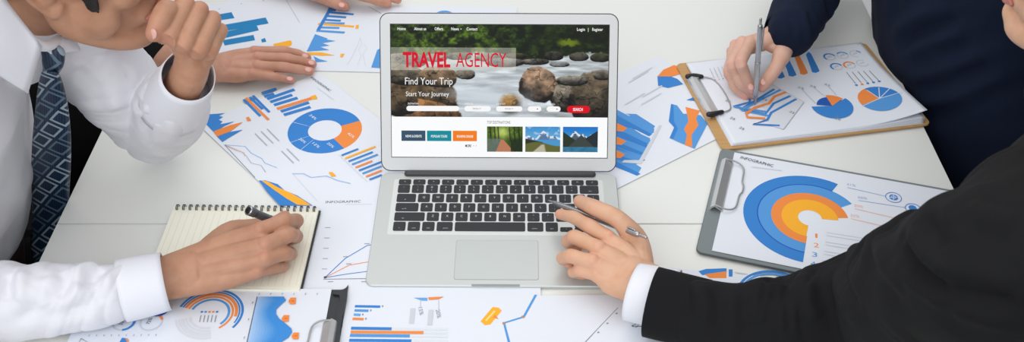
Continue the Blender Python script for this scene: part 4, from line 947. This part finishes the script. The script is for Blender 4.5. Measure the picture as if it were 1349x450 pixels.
def head_parts(c, f, up, skin_m, hs=1.0, neck=True):
    """head around ear level centre c, facing f, crown along up; returns body mesh, flush, extra pieces, and a local->world map"""
    f = Vector(f).normalized(); up = Vector(up); up = (up - f*up.dot(f)).normalized(); lf = up.cross(f)
    M = Matrix((f, lf, up)).transposed(); c = Vector(c)
    w = lambda x, y, z: c + M @ Vector((x, y, z))
    mb = MB(); m = skin_m
    ell(mb, w(-.012, 0, .050), (.094, .074, .078), m, M, 28, 18); ell(mb, w(.020, 0, .020), (.068, .066, .080), m, M, 24, 16)
    ell(mb, w(.040, 0, -.020), (.047, .056, .062), m, M, 24, 16)
    tube(mb, [w(.002, .057, -.018), w(.012, .052, -.052), w(.050, .034, -.082), w(.078, .014, -.094), w(.078, -.014, -.094), w(.050, -.034, -.082), w(.012, -.052, -.052), w(.002, -.057, -.018)], [.015, .016, .015, .014, .014, .015, .016, .015], m, sub=4)
    ell(mb, w(.050, 0, -.060), (.040, .040, .032), m, M); ell(mb, w(.086, 0, -.088), (.014, .018, .013), m, M)
    ell(mb, w(.082, 0, -.058), (.014, .026, .018), m, M)
    for sgn in (1, -1):
        ell(mb, w(.066, .036*sgn, -.012), (.024, .020, .020), m, M); ell(mb, w(.080, .030*sgn, .034), (.012, .024, .008), m, M); ell(mb, w(.036, .048*sgn, -.040), (.032, .016, .034), m, M)
    tube(mb, [w(.086, 0, .028), w(.098, 0, .006), w(.112, 0, -.018)], [.0085, .0085, .0105], m, n=14); ell(mb, w(.098, .013, -.022), (.011, .007, .008), m, M); ell(mb, w(.098, -.013, -.022), (.011, .007, .008), m, M)
    # ears
    for sgn in (1, -1):
        e = [w(.012, .068*sgn, .018), w(.004, .080*sgn, .030), w(-.010, .084*sgn, .026), w(-.014, .082*sgn, .006), w(-.004, .076*sgn, -.014), w(.006, .070*sgn, -.026), w(.012, .066*sgn, -.016)]
        tube(mb, e, [.004, .0038, .0040, .0040, .0042, .0055, .0045], m, n=12, sub=4); ell(mb, w(.000, .070*sgn, .004), (.012, .006, .018), m, M); ell(mb, w(.007, .069*sgn, -.022), (.006, .0045, .008), m, M)
    nb = w(-.055, 0, -.165)
    if neck: tube(mb, [w(-.018, 0, -.02), w(-.026, 0, -.075), nb], [(.050, .050), (.053, .054), (.062, .060)], m, side=tuple(lf), n=28)
    me = remesh(mb, .0020, 18)
    ex = MB(); tube(ex, [w(.089, .024, -.0575), w(.0985, .010, -.0535), w(.0985, -.010, -.0535), w(.089, -.024, -.0575)], [.002, .0046, .0046, .002], MT['lip'], n=12)
    tube(ex, [w(.088, .022, -.0600), w(.0970, .009, -.0655), w(.0970, -.009, -.0655), w(.088, -.022, -.0600)], [.002, .0052, .0052, .002], MT['lip'], n=12)
    ey = MB()
    for sgn in (1, -1): ell(ey, w(.0745, .031*sgn, .012), (.0125, .0125, .0115), MT['eyew'], M)
    ir = MB()
    for sgn in (1, -1): ell(ir, w(.0845, .031*sgn, .011), (.0032, .0056, .0056), MT['iris'], M, 14, 8)
    fl = [(w(.075, .04, -.01), .02, .3), (w(.075, -.04, -.01), .02, .3), (w(-.002, .075, 0), .03, .5), (w(-.002, -.075, 0), .03, .5)]
    E3 = [ex.mesh(), ey.mesh(), ir.mesh()]
    for q in [me] + E3: set_co(q, np.array(tuple(c)) + (get_co(q) - np.array(tuple(c)))*hs)
    w0 = w; w = lambda x, y, z: w0(x*hs, y*hs, z*hs)
    return me, fl, [(E3[0], MT['lip']), (E3[1], MT['eyew']), (E3[2], MT['iris'])], w, M, nb
def hair(parent, w, M, long=False, seed=0):
    mb = MB(); m = MT['hair']
    ell(mb, w(-.026, 0, .066), (.100, .083, .084), m, M, 28, 18); ell(mb, w(-.052, 0, .020), (.062, .074, .075), m, M, 24, 16); ell(mb, w(.034, 0, .104), (.050, .066, .034), m, M)
    for sgn in (1, -1): tube(mb, [w(.024, .066*sgn, .055), w(.038, .0665*sgn, .018), w(.044, .0645*sgn, -.008), w(.050, .0590*sgn, -.030)], [(.017, .008), (.014, .0060), (.009, .0050), (.001, .001)], m, side=tuple(M @ Vector((1, 0, 0))), n=14)
    if long: tube(mb, [w(-.06, 0, .05), w(-.085, 0, -.06), w(-.10, 0, -.16)], [(.075, .05), (.07, .04), (.04, .02)], m, side=tuple(M @ Vector((0, 1, 0))), n=24)
    me = remesh(mb, .003, 4); co = get_co(me); no = get_no(me); loc = (co - np.array(tuple(w(0, 0, 0)))) @ np.array(M)
    d = .0012*np.sin(loc[:, 1]*900 + 8*np.sin(loc[:, 0]*40)) + .002*wav(co, .02, 5+seed); co = co + no*d[:, None]
    set_co(me, co - np.array(tuple(parent.location))); me.materials.append(m); me.polygons.foreach_set('use_smooth', [True]*len(me.polygons))
    o = bpy.data.objects.new('hair', me); COL.objects.link(o); o.parent = parent; return o
def seated_legs(pelvis, fx, inset=1.0, spread=.10):
    """thighs toward fx (+1/-1 along x), shins down, for body or trousers"""
    px_, py_, pz_ = pelvis; L = []
    for sgn in (1, -1):
        L.append([Vector((px_, py_+.09*sgn, pz_-.02)), Vector((px_+fx*.22*inset, py_+(.09+spread*.3)*sgn, pz_-.01)), Vector((px_+fx*.42*inset, py_+(.09+spread*.5)*sgn, pz_-.02)), Vector((px_+fx*.45*inset, py_+(.09+spread*.5)*sgn, pz_-.24)), Vector((px_+fx*.42*inset, py_+(.09+spread*.5)*sgn, .09))])
    return L
def dress_lower(o, pelvis, fx, mt, name='trousers', **k):
    mb = MB(); L = seated_legs(pelvis, fx, **k)
    for P in L: tube(mb, P, [.104, .098, .080, .070, .060], mt, n=20)
    ell(mb, pelvis, (.15, .20, .14), mt); cloth(name, mb, o, mt, .006, 5, noise=.002, scale=.09)
    for P in L:
        q = P[-1]; m = MB(); tube(m, [Vector((q.x-fx*.04, q.y, .045)), Vector((q.x+fx*.06, q.y, .042)), Vector((q.x+fx*.17, q.y, .032))], [(.036, .040), (.040, .036), (.032, .022)], MT['shoe'], side=(0, 1, 0), n=18)
        box(m, (q.x+fx*.065, q.y, .006), (.26, .072, .012), MT['shoe']); m.part('shoe', o)
def coarse_body(spine, rad, pelvis, fx, arms, skin, **k):
    mb = MB(); tube(mb, spine, rad, skin, side=(0, 1, 0), n=28)
    for P in seated_legs(pelvis, fx, **k): tube(mb, P, [.070, .064, .050, .042, .034], skin, n=16)
    for P in seated_legs(pelvis, fx, **k):
        q = P[-1]; tube(mb, [Vector((q.x-fx*.02, q.y, .05)), Vector((q.x+fx*.14, q.y, .035))], [(.03, .03), (.028, .015)], skin, side=(0, 1, 0), n=14)
    for P, R in arms: tube(mb, P, R, skin, n=18)
    return remesh(mb, .006, 4)
def h(px, py, hh): return T(px, py, TZ + hh)

# ================= man in the white shirt and tie (left)
wr = h(224, 364, .040)
mc = [h(343, 303, .074), h(350, 322, .072), h(349, 340, .062), h(340, 356, .048)]
fg = [[h(374, 291, .072), h(391, 290, .050), h(388, 298, .030)],
      [h(380, 309, .066), h(390, 311, .042), h(378, 318, .022)],
      [h(374, 333, .052), h(383, 334, .032), h(366, 338, .016)],
      [h(360, 351, .038), h(372, 350, .022), h(358, 355, .014)]]
th = [h(262, 345, .040), h(300, 309, .042), h(332, 300, .037), h(360, 296, .030), h(375, 286, .028)]
elR = Vector((-.665, .872, .800)); shR = Vector((-.69, .845, 1.015))
Hr = build_hand(wr, mc, fg, th, [.0098, .0100, .0095, .0088], [T(160, 382, .783), T(40, 394, .786)], (0, -.35, 1), (.028, .021), [], pr=1.10)
# raised hand at the chin
def d(px, py, dd): return D(px, py, dd)
wl = d(249, 98, 1.275); elL = T(207, 176, .800); shL = d(84, 30, 1.315)
mc = [d(243, 6, 1.215), d(262, 14, 1.225), d(279, 26, 1.238), d(289, 41, 1.252)]
fg = [[d(221, 53, 1.185), d(213, 30, 1.195), d(226, 22, 1.215)], [d(243, 59, 1.195), d(232, 55, 1.235), d(238, 40, 1.25)], [d(262, 66, 1.205), d(252, 64, 1.245), d(256, 48, 1.26)], [d(275, 69, 1.222), d(266, 68, 1.255), d(268, 52, 1.265)]]
th = [d(252, 78, 1.262), d(236, 50, 1.235), d(222, 14, 1.20), d(211, 28, 1.182), d(203, 44, 1.178)]
Hl = build_hand(wl, mc, fg, th, [.0105, .0103, .0100, .0090], [wl.lerp(elL, .35), wl.lerp(elL, .85)], (.75, .25, .55), (.0255, .021),
                [(d(201.5, 45, 1.170), (-.5, 0, -.8), (-.3, -.8, .5), 1.05)], pr=.95)
hc = Vector((-.5103, 1.0943, 1.1116))
hm, hf, hx, hw, hM, nb = head_parts(hc, (.984, .051, -.171), (.177, -.154, .972), MT['skA'], 1.05, False)
neck = d(38, 70, 1.36)
nk = MB(); tube(nk, [hw(-.02, 0, -.01), hw(-.040, 0, -.07), hw(-.085, 0, -.125), Vector((-.650, 1.02, 1.01))], [(.052, .052), (.056, .056), (.057, .057), (.058, .056)], MT['skA'], side=(0, 1, 0), n=28); nkm = remesh(nk, .003, 6)
spine = [Vector((-.89, 1.03, .52)), Vector((-.85, 1.04, .68)), Vector((-.785, 1.04, .83)), Vector((-.70, 1.02, .96)), Vector((-.635, 1.0, 1.04))]
cb = coarse_body(spine, [(.14, .10), (.13, .09), (.155, .10), (.15, .08), (.06, .055)], (-.89, 1.03, .52), 1, [([shR + Vector((-.01, 0, -.02)), shR.lerp(elR, .5), elR, T(0, 398, .788), T(80, 394, .786)], [.036, .036, .034, .030, .027]), ([shL, elL, wl.lerp(elL, .5)], [.040, .034, .026])], MT['skA'])
A = person('man in a white shirt and patterned navy tie, leaning on his left elbow and writing', MT['skA'], [Hr, Hl], [hm, nkm, cb] + hx, (-.93, 1.0, 0))
hair(A, hw, hM)
m = MB()
tube(m, [Vector((-.835, 1.05, .68)), Vector((-.80, 1.06, .755)), Vector((-.772, 1.06, .83)), Vector((-.70, 1.03, .95)), Vector((-.640, 1.0, 1.04))], [(.165, .125), (.185, .146), (.19, .146), (.170, .110), (.085, .07)], MT['shirt'], side=(0, 1, 0), n=32)
cr = T(208, 377, .784)
tube(m, [shR, shR.lerp(elR, .5), elR, T(0, 398, .788), T(80, 394, .786), T(140, 388, .784), T(182, 380, .782)], [.062, .058, .052, (.047, .044), (.042, .040), (.036, .034), (.032, .029)], MT['shirt'], n=28)
cl0 = wl.lerp(elL, .20)
tube(m, [shL + Vector((-.02, .01, .01)), shL.lerp(elL, .5), elL.lerp(shL, .12), ], [.066, .056, .046], MT['shirt'], n=28)
tube(m, [elL + Vector((-.002, 0, .004)), elL.lerp(wl, .35), elL.lerp(wl, .62)], [.046, .048, .044], MT['shirt'], n=28)
tube(m, [Vector((-.66, .93, 1.03)), shR], [.075, .062], MT['shirt']); tube(m, [Vector((-.66, 1.06, 1.02)), shL], [.075, .064], MT['shirt'])
fo = []
for P, w, a in (([(98, 75), (120, 77), (142, 83)], .006, -.0075), ([(168, 103), (188, 98), (207, 90)], .0055, -.0065), ([(172, 128), (184, 145), (188, 160), (180, 178)], .005, -.0065), ([(198, 148), (193, 170), (188, 190)], .005, -.005),
        ([(150, 97), (125, 99), (100, 96)], .006, -.004), ([(144, 122), (122, 113), (102, 101)], .007, -.004), ([(207, 110), (196, 125), (178, 136)], .005, -.006), ([(225, 197), (232, 170), (230, 142)], .008, .004), ([(243, 192), (253, 165), (256, 140)], .006, -.003),
        ([(212, 128), (208, 150), (206, 172)], .005, -.004), ([(160, 150), (150, 135), (140, 118)], .006, .003),
        ([(86, 350), (93, 366), (90, 380), (80, 396)], .0055, -.0055), ([(145, 348), (112, 361), (103, 378)], .006, -.005), ([(14, 352), (9, 375), (16, 398)], .0055, -.005), ([(28, 350), (36, 372), (30, 400)], .006, .004), ([(122, 356), (134, 380), (138, 404)], .006, -.0045),
        ([(60, 356), (56, 380), (66, 412)], .007, .0045), ([(50, 425), (95, 412), (130, 398)], .006, -.004), ([(20, 430), (60, 405), (72, 380)], .006, -.003)): fo.append((P, w*1.4, a*(.65 if P[0][1] < 240 else 1.15)))
sh = cloth('shirt', m, A, MT['shirt'], .0026, 6, fo, .0008, .055, 3, streaks=[(shL, elL, .075, .0026, .046, 2.6), (elL, elL.lerp(wl, .62), .07, .0022, .050, 2.2), (elR, T(165, 382, .783), .07, .0040, .046, 2.0)])
cuff('cuff', sh, T(160, 383, .783), T(219, 370, .783), (.0385, .0365), (.0365, .0335), MT['shirtc'], side=(0, 1, 0), wob=.01, bow=.02)
cuff('cuff', sh, elL.lerp(wl, .55), elL.lerp(wl, .99), (.0455, .043), (.0340, .0315), MT['shirtc'], wob=.02, side=(0, 1, 0))
# collar flaps
def flap(pxs, parent, name, mt, th=.0016, nseg=10):
    """curved cloth patch: four px/depth corners (a, b, c, d)"""
    P = [D(*q) for q in pxs]; m = MB(); V = []; n = nseg; cen = sum(P, Vector())/4; nn = (P[1]-P[0]).cross(P[3]-P[0]).normalized()
    if nn.dot(cam.location-cen) < 0: nn = -nn
    for t in (0, -th):
        for j in range(n+1):
            for i in range(n+1):
                a, b = i/n, j/n; p = P[0].lerp(P[1], a).lerp(P[3].lerp(P[2], a), b); V.append(p + nn*(t + .006*math.sin(math.pi*a)*math.sin(math.pi*b)))
    N2 = (n+1)**2; F = []
    for j in range(n):
        for i in range(n): k = j*(n+1)+i; F += [[k, k+1, k+n+2, k+n+1], [N2+k, N2+k+n+1, N2+k+n+2, N2+k+1]]
    for i in range(n):
        a = i; F.append([a, N2+a, N2+a+1, a+1]); a = n*(n+1)+i; F.append([a+1, N2+a+1, N2+a, a]); a = i*(n+1); F.append([a+n+1, N2+a+n+1, N2+a, a]); a = i*(n+1)+n; F.append([a, N2+a, N2+a+n+1, a+n+1])
    m.add(V, F, mt, True); return m.part(name, parent)
flap([(-27, -44, 1.115), (56, 61, 1.185), (37, 123, 1.205), (-60, 62, 1.10)], sh, 'collar', MT['shirtc'])
flap([(58, 63, 1.215), (94, 28, 1.27), (106, 66, 1.275), (70, 72, 1.225)], sh, 'collar', MT['shirtc'])
tube(nb_ := MB(), [d(-20, -30, 1.14), d(24, 34, 1.18), d(57, 61, 1.205), d(84, 48, 1.26)], [.006]*4, MT['shirtc']); nb_.part('collar_band', sh)
# tie
tp = [(66, 96, 1.235, 10, 0), (67, 112, 1.262, 15, .2), (68, 140, 1.300, 20, .3), (68, 175, 1.345, 24, .3), (67, 210, 1.395, 26, .2), (66, 250, 1.450, 26, 0), (65, 290, 1.500, 25, 0), (58, 330, 1.545, 20, 0), (50, 352, 1.58, 2, 0)]
m = MB(); V = []; UVs = []; ln = 0; cen, _ = spline([D(a, b, c) for a, b, c, _, _ in tp], 6); wd, _ = spline([Vector((q[3], 0, 0)) for q in tp], 6); prev = None
nn_ = 12
for i, c in enumerate(cen):
    if prev is not None: ln += (c-prev).length
    prev = c; hw_ = max(.0012, wd[i].x*1.12/1000*1.0); sd = Vector((.70, -.62, .30)).normalized() if False else Vector((.96, -.25, .05)).normalized()
    for k in range(nn_+1):
        u = k/nn_*2-1; V.append(c + sd*(hw_*u) + Vector((.0, -.8, .6))*(.006*(1-u*u))); UVs.append(((u*hw_)/.0300+.5, ln/.0300))
n0 = len(V); F = []
for i in range(len(cen)-1):
    for k in range(nn_): a = i*(nn_+1)+k; F.append([a, a+nn_+1, a+nn_+2, a+1])
m.add(V, F, MT['tie'], True); tie = m.part('tie', A)
uvl = tie.data.uv_layers.new(name='UVMap')
for lp in tie.data.loops: uvl.data[lp.index].uv = UVs[lp.vertex_index]
so = tie.modifiers.new('thickness', 'SOLIDIFY'); so.thickness = .003; so.offset = -1
m = MB(); tube(m, [d(70, 68, 1.232), d(70, 80, 1.236), d(66, 98, 1.245)], [(.0135, .009), (.0125, .009), (.0085, .006)], MT['tie'], side=(1, 0, 0), n=20); kn = m.part('tie_knot', tie)
uvl = kn.data.uv_layers.new(name='UVMap')
for lp in kn.data.loops: v = kn.data.vertices[lp.vertex_index].co; uvl.data[lp.index].uv = (v.x/.0300, v.z/.0300)
dress_lower(A, (-.89, 1.03, .50), 1, MT['trous'])
m = MB(); tube(m, [Vector((-.87, 1.05, .58)), Vector((-.855, 1.05, .63)), Vector((-.833, 1.06, .71))], [(.188, .158), (.190, .160), (.186, .156)], MT['belt'], side=(0, 1, 0), n=36, cap=False); m.part('belt', A)

# ================= person in black, only hands and sleeves in view (back left)
wr = h(282, 89, .026)
mc = [h(335, 68, .032), h(340, 76, .033), h(339, 87, .032), h(333, 98, .026)]
fg = [[h(374, 67.5, .026), h(392, 71, .016), h(405, 75.5, .010)], [h(377, 77, .028), h(398, 81, .017), h(412, 84.5, .010)], [h(374, 88.5, .026), h(395, 91.5, .016), h(409, 93.5, .010)], [h(359, 101, .021), h(374, 103.5, .014), h(384, 105.5, .009)]]
th = [h(298, 80, .022), h(318, 74, .016), h(336, 70, .012), h(350, 69, .010)]
el = Vector((-.73, 1.46, .80))
H1 = build_hand(wr, mc, fg, th, [.0085, .0088, .0084, .0074], [wr.lerp(el, .3), wr.lerp(el, .8)], (0, -.2, 1), (.025, .019),
    [(h(402, 73.5, .017), (1, -.25, -.3), (0, -.3, 1), .85), (h(410, 82.5, .018), (1, -.2, -.3), (0, -.3, 1), .85), (h(406, 91.5, .018), (1, -.15, -.3), (0, -.3, 1), .85), (h(381.5, 103.5, .0165), (1, -.2, -.3), (0, -.3, 1), .8)], pr=.9)
w2 = h(372, -32, .035)
mc = [h(445, -14, .034), h(446, -24, .036), h(443, -34, .035), h(437, -43, .030)]
fg = [[h(482, -4, .028), h(499, 2, .018), h(511, 5, .011)], [h(490, -10, .030), h(512, -4, .018), h(524, 0, .011)], [h(484, -22, .026), h(504, -18, .016), h(515, -15, .010)], [h(470, -34, .022), h(486, -32, .014), h(496, -30, .009)]]
th = [h(392, -22, .028), h(412, -10, .026), h(428, -2, .022), h(441, 4, .017), h(454, 8.5, .012)]
el2 = Vector((-.68, 1.88, .80))
H2 = build_hand(w2, mc, fg, th, [.0088, .0090, .0086, .0075], [w2.lerp(el2, .3), w2.lerp(el2, .8)], (0, -.2, 1), (.025, .019), [(h(450, 6.5, .0205), (1, -.5, -.25), (0, -.5, 1), .95)], pr=.95)
hc = Vector((-.82, 1.66, 1.30))
hm, hf, hx, hw, hM, nb = head_parts(hc, (.9, -.1, -.45), (.4, 0, .9), MT['skB'])
spine = [Vector((-1.02, 1.68, .52)), Vector((-1.0, 1.68, .70)), Vector((-.94, 1.67, .90)), Vector((-.89, 1.67, 1.06)), Vector((-.865, 1.67, 1.16))]
s1, s2 = Vector((-.88, 1.50, 1.06)), Vector((-.88, 1.85, 1.06))
cb = coarse_body(spine, [(.14, .10), (.13, .09), (.155, .10), (.15, .075), (.055, .05)], (-1.02, 1.68, .52), 1, [([s1, el, wr.lerp(el, .5)], [.045, .036, .028]), ([s2, el2, w2.lerp(el2, .5)], [.045, .036, .028])], MT['skB'])
B = person('person in black at the back left with both palms flat on the charts', MT['skB'], [H1, H2], [hm, cb] + hx, (-1.02, 1.68, 0)); hair(B, hw, hM, seed=2)
m = MB(); tube(m, spine[:4] + [Vector((-.868, 1.67, 1.13))], [(.17, .125), (.16, .12), (.185, .125), (.178, .115), (.09, .08)], MT['black'], side=(0, 1, 0), n=32)
tube(m, [s1, s1.lerp(el, .5), el, el.lerp(wr, .62)], [.062, .056, .050, .034], MT['black']); tube(m, [s2, s2.lerp(el2, .5), el2, el2.lerp(w2, .7)], [.062, .056, .050, .034], MT['black'])
cloth('jacket', m, B, MT['black'], .005, 5, noise=.002, seed=8); dress_lower(B, (-1.02, 1.68, .50), 1, MT['trous'])

# ================= person in the navy jacket (top right)
wr = h(1035, 46, .078)
mc = [h(989, 55, .078), h(978, 56, .070), h(969, 60, .058), h(964, 68, .044)]
fg = [[h(976, 82, .078), h(983, 102, .052), h(991, 118, .032)], [h(965, 85, .060), h(976, 110, .036), h(992, 124, .018)], [h(960, 94, .042), h(968, 114, .024), h(982, 127, .012)], [h(963, 100, .028), h(975, 117, .016), h(990, 128, .010)]]
th = [h(1033, 58, .074), h(1030, 72, .070), h(1024, 86, .062), h(1014, 101, .048), h(1004, 114, .032)]
el = Vector((.535, 1.63, .845))
H1 = build_hand(wr, mc, fg, th, [.0090, .0092, .0086, .0076], [wr.lerp(el, .3), wr.lerp(el, .8)], (-.6, .3, .8), (.025, .021),
    [(h(1006, 107.5, .0445), (-.4, -.6, -.6), (-.1, -.6, .7), .95), (h(989.5, 114.5, .0435), (.3, -.6, -.6), (.1, -.6, .7), .85)], pr=1.0)
hc = Vector((.60, 1.43, 1.30))
hm, hf, hx, hw, hM, nb = head_parts(hc, (-.85, 0, -.5), (-.5, 0, .85), MT['skC'])
spine = [Vector((.86, 1.40, .52)), Vector((.82, 1.40, .66)), Vector((.735, 1.46, .85)), Vector((.735, 1.45, 1.02)), Vector((.71, 1.45, 1.12))]
s1, s2 = Vector((.74, 1.64, 1.04)), Vector((.76, 1.26, 1.02)); el2 = Vector((.84, 1.14, .76)); w2 = Vector((.66, 1.20, .60))
def simple_hand(w, dirv, nrm, s=1):
    dirv = Vector(dirv).normalized(); N = Vector(nrm).normalized(); sd = dirv.cross(N)
    mc = [w + dirv*.085 + sd*y for y in (.030, .010, -.010, -.029)]
    fg = [[m_ + dirv*(.040*l) - N*.004, m_ + dirv*(.062*l) - N*.012, m_ + dirv*(.080*l) - N*.022] for m_, l in zip(mc, (.95, 1.05, 1, .8))]
    th = [w + dirv*.02 + sd*.024, w + dirv*.05 + sd*.042, w + dirv*.075 + sd*.052 - N*.005, w + dirv*.098 + sd*.056 - N*.012]
    return build_hand(w, mc, fg, th, [.009, .0092, .0088, .0078], [w - dirv*.05, w - dirv*.12], N, (.026, .020), [], vox=.0022)
H2 = simple_hand(w2, w2-el2, (0, 0, 1))
cb = coarse_body(spine, [(.13, .09), (.12, .085), (.145, .095), (.14, .07), (.05, .05)], (.88, 1.41, .52), -1, [([s1, el, wr.lerp(el, .5)], [.042, .034, .026]), ([s2, el2, w2], [.042, .034, .022])], MT['skC'])
Cc = person('person in a navy jacket at the top right, writing on the brown clipboard', MT['skC'], [H1, H2], [hm, cb] + hx, (.93, 1.44, 0)); hair(Cc, hw, hM, True, 4)
m = MB(); tube(m, [Vector((.85, 1.40, .50)), Vector((.81, 1.40, .64)), Vector((.745, 1.45, .77)), Vector((.715, 1.47, .90)), Vector((.74, 1.45, 1.03)), Vector((.718, 1.45, 1.10))], [(.24, .20), (.225, .180), (.215, .155), (.20, .145), (.172, .115), (.09, .08)], MT['navy'], side=(0, 1, 0), n=32)
ce = T(1040, 43, .826)
tube(m, [s1, s1.lerp(el, .5), el, el.lerp(ce, .5), ce], [.062, .058, .056, .050, (.036, .040)], MT['navy'])
tube(m, [s2, s2.lerp(el2, .5), el2, el2.lerp(w2, .8)], [.062, .054, .050, .036], MT['navy'])
fo = [([(1168, 48), (1197, 27), (1230, 12)], .012, .006), ([(1185, 75), (1220, 60), (1270, 45)], .013, .006), ([(1190, 105), (1240, 95), (1300, 70)], .013, .005), ([(1200, 140), (1250, 130), (1330, 100)], .013, .005), ([(1180, 60), (1215, 42), (1260, 28)], .009, -.004)]
fo += [([(1060, 8), (1070, 40), (1068, 66)], .006, .004), ([(1092, 2), (1100, 15), (1096, 38)], .006, -.004), ([(1035, 12), (1040, 30), (1046, 55)], .006, -.003)]
jk = cloth('jacket', m, Cc, MT['navy'], .0035, 6, fo, .0014, .07, 12, streaks=[(s1, el, .08, .005, .05, 2), (el, ce, .07, .004, .04, 2)])
cuff('sleeve_hem', jk, ce.lerp(el, .2), ce.lerp(wr, .25), (.042, .044), (.036, .038), MT['navy'], side=(0, 0, 1))
dress_lower(Cc, (.88, 1.41, .50), -1, MT['nvt'])

# ================= person in the black suit (bottom right)
wr = h(842, 371, .040)
mc = [h(801, 313, .056), h(789, 327, .058), h(781, 345, .052), h(786, 361, .042)]
fg = [[h(777, 298, .060), h(756, 286, .050), h(738, 282, .036)], [h(757, 312, .052), h(748, 318, .032), h(760, 326, .020)], [h(752, 337, .046), h(741, 340, .028), h(752, 348, .019)], [h(764, 356, .036), h(755, 358, .024), h(768, 362, .017)]]
th = [h(842, 350, .040), h(838, 318, .046), h(815, 289, .071), h(787, 275, .071), h(764, 265, .054)]
el = T(1150, 424, .805); shD = D(1305, 350, .93)
H1 = build_hand(wr, mc, fg, th, [.0094, .0094, .0090, .0082], [T(905, 398, .785), T(1010, 424, .790)], (-.1, -.1, 1), (.030, .021), [], pr=1.12)
hc = Vector((.566, .868, 1.215))
hm, hf, hx, hw, hM, nb = head_parts(hc, (-.813, .583, .001), (-.168, -.237, .957), MT['skD'])
spine = [Vector((.93, .80, .54)), Vector((.88, .80, .70)), Vector((.76, .82, .90)), Vector((.665, .85, 1.0)), Vector((.60, .87, 1.09))]
s2 = Vector((.66, 1.02, 1.01)); el2 = Vector((.86, 1.06, .78)); w2 = Vector((.69, .98, .60)); H2 = simple_hand(w2, w2-el2, (0, 0, 1))
cb = coarse_body(spine, [(.14, .10), (.13, .09), (.15, .10), (.14, .075), (.055, .05)], (.93, .80, .52), -1, [([shD, el, T(1010, 424, .790)], [.044, .038, .028]), ([s2, el2, w2], [.044, .036, .024])], MT['skD'])
Dd = person('person in a black suit at the bottom right, hand with pen on the laptop', MT['skD'], [H1, H2], [hm, cb] + hx, (.98, .82, 0)); hair(Dd, hw, hM, seed=6)
cs = T(872, 400, .786)
m = MB(); tube(m, [Vector((.93, .80, .56)), Vector((.88, .80, .70)), Vector((.76, .82, .90)), Vector((.66, .85, 1.01)), Vector((.605, .87, 1.075))], [(.18, .15), (.175, .15), (.185, .14), (.178, .120), (.095, .085)], MT['black'], side=(0, 1, 0), n=32)
tube(m, [shD, shD.lerp(el, .5), el + Vector((.01, 0, .01)), T(1010, 430, .796), T(935, 419, .790), T(893, 405, .787)], [.074, .076, .078, (.058, .052), (.049, .044), (.037, .034)], MT['black'], n=32)
tube(m, [Vector((.62, .84, 1.03)), shD], [.075, .070], MT['black']); tube(m, [Vector((.64, .9, 1.02)), s2, s2.lerp(el2, .5), el2, w2.lerp(el2, .2)], [.075, .068, .058, .050, .034], MT['black'])
fo = [([(1183, 312), (1190, 340), (1215, 366), (1250, 386)], .008, -.010), ([(1033, 372), (1034, 405), (1034, 440)], .004, -.003), ([(923, 368), (928, 395), (922, 430)], .009, .005), ([(985, 384), (975, 405), (985, 440)], .009, -.005), ([(1005, 376), (1020, 372), (1034, 376)], .007, .006),
      ([(1070, 362), (1060, 385), (1075, 420)], .009, .006), ([(1110, 335), (1105, 370), (1130, 410)], .010, -.006), ([(1150, 305), (1160, 340), (1190, 390)], .010, .006), ([(1205, 280), (1225, 300), (1240, 330)], .010, -.006), ([(1244, 380), (1290, 395), (1345, 408)], .010, -.006), ([(890, 360), (900, 390), (895, 430)], .008, -.004), ([(1270, 262), (1300, 280), (1345, 285)], .010, .005)]
jk = cloth('jacket', m, Dd, MT['black'], .003, 6, fo, .0014, .07, 22, streaks=[(shD, el, .11, .006, .06, 2.2), (el, T(930, 410, .79), .09, .005, .055, 2.0)])
cuff('sleeve_hem', jk, T(928, 414, .789), T(858, 397, .787), (.0430, .0385), (.0435, .0395), MT['black'], side=(0, 1, 0))
cuff('shirt_cuff', Dd, T(890, 396, .784), T(833, 384, .782), (.038, .036), (.0365, .033), MT['shirtc'], side=(0, 1, 0), tilt=(0, -.10, 0))
m = MB(); tube(m, [Vector((.612, .87, 1.085)), Vector((.598, .87, 1.125))], [(.078, .074), (.066, .064)], MT['shirtc'], side=(0, 1, 0), n=36, cap=False, sub=3); m.part('shirt_collar', Dd)
dress_lower(Dd, (.93, .80, .50), -1, MT['trous'])

# ------------------------------------------------------------------ chairs
def chair(x, y, fx, mt, label, seat=.37):
    e = empty('office_chair', (x, y, 0)); tag(e, label, 'chair')
    m = MB(); M = Matrix.Translation((x, y, 0)); slab(m, rrect(.46, .46, .07, 6), seat-.07, seat, mt, M, .015); m.part('seat', e)
    m = MB(); bx_ = x - fx*.25
    Mb = Matrix.Translation((bx_, y, seat+.30)) @ Matrix.Rotation(math.radians(90)*(1), 4, 'Y'); slab(m, rrect(.46, .42, .08, 6), -.025, .025, mt, Mb, .008); m.part('backrest', e)
    m = MB(); tube(m, [(bx_+fx*.06, y, seat-.06), (bx_-fx*.03, y, seat-.02), (bx_-fx*.03, y, seat+.15)], [(.03, .010)]*3, MT['tleg'], side=(0, 1, 0)); m.part('back_support', e)
    for sx in (-.19, .19):
        for sy in (-.19, .19):
            m = MB(); tube(m, [(x+sx*.9, y+sy*.9, seat-.065), (x+sx*1.1, y+sy*1.1, .012)], [.012, .010], MT['tleg'], n=12); m.part('leg', e)
    return e
chair(-.97, 1.0, 1, MT['chairb'], 'black chair under the man in the white shirt'); chair(-1.06, 1.68, 1, MT['chairb'], 'black chair at the back left under the person in black')
chair(.97, 1.44, -1, MT['chairb'], 'black chair under the person in the navy jacket'); chair(1.02, .82, -1, MT['chairb'], 'black chair at the bottom right under the person in the black suit')
chair(.90, 2.06, -1, MT['chairw'], 'empty white chair at the far right behind the navy jacket', seat=.50)
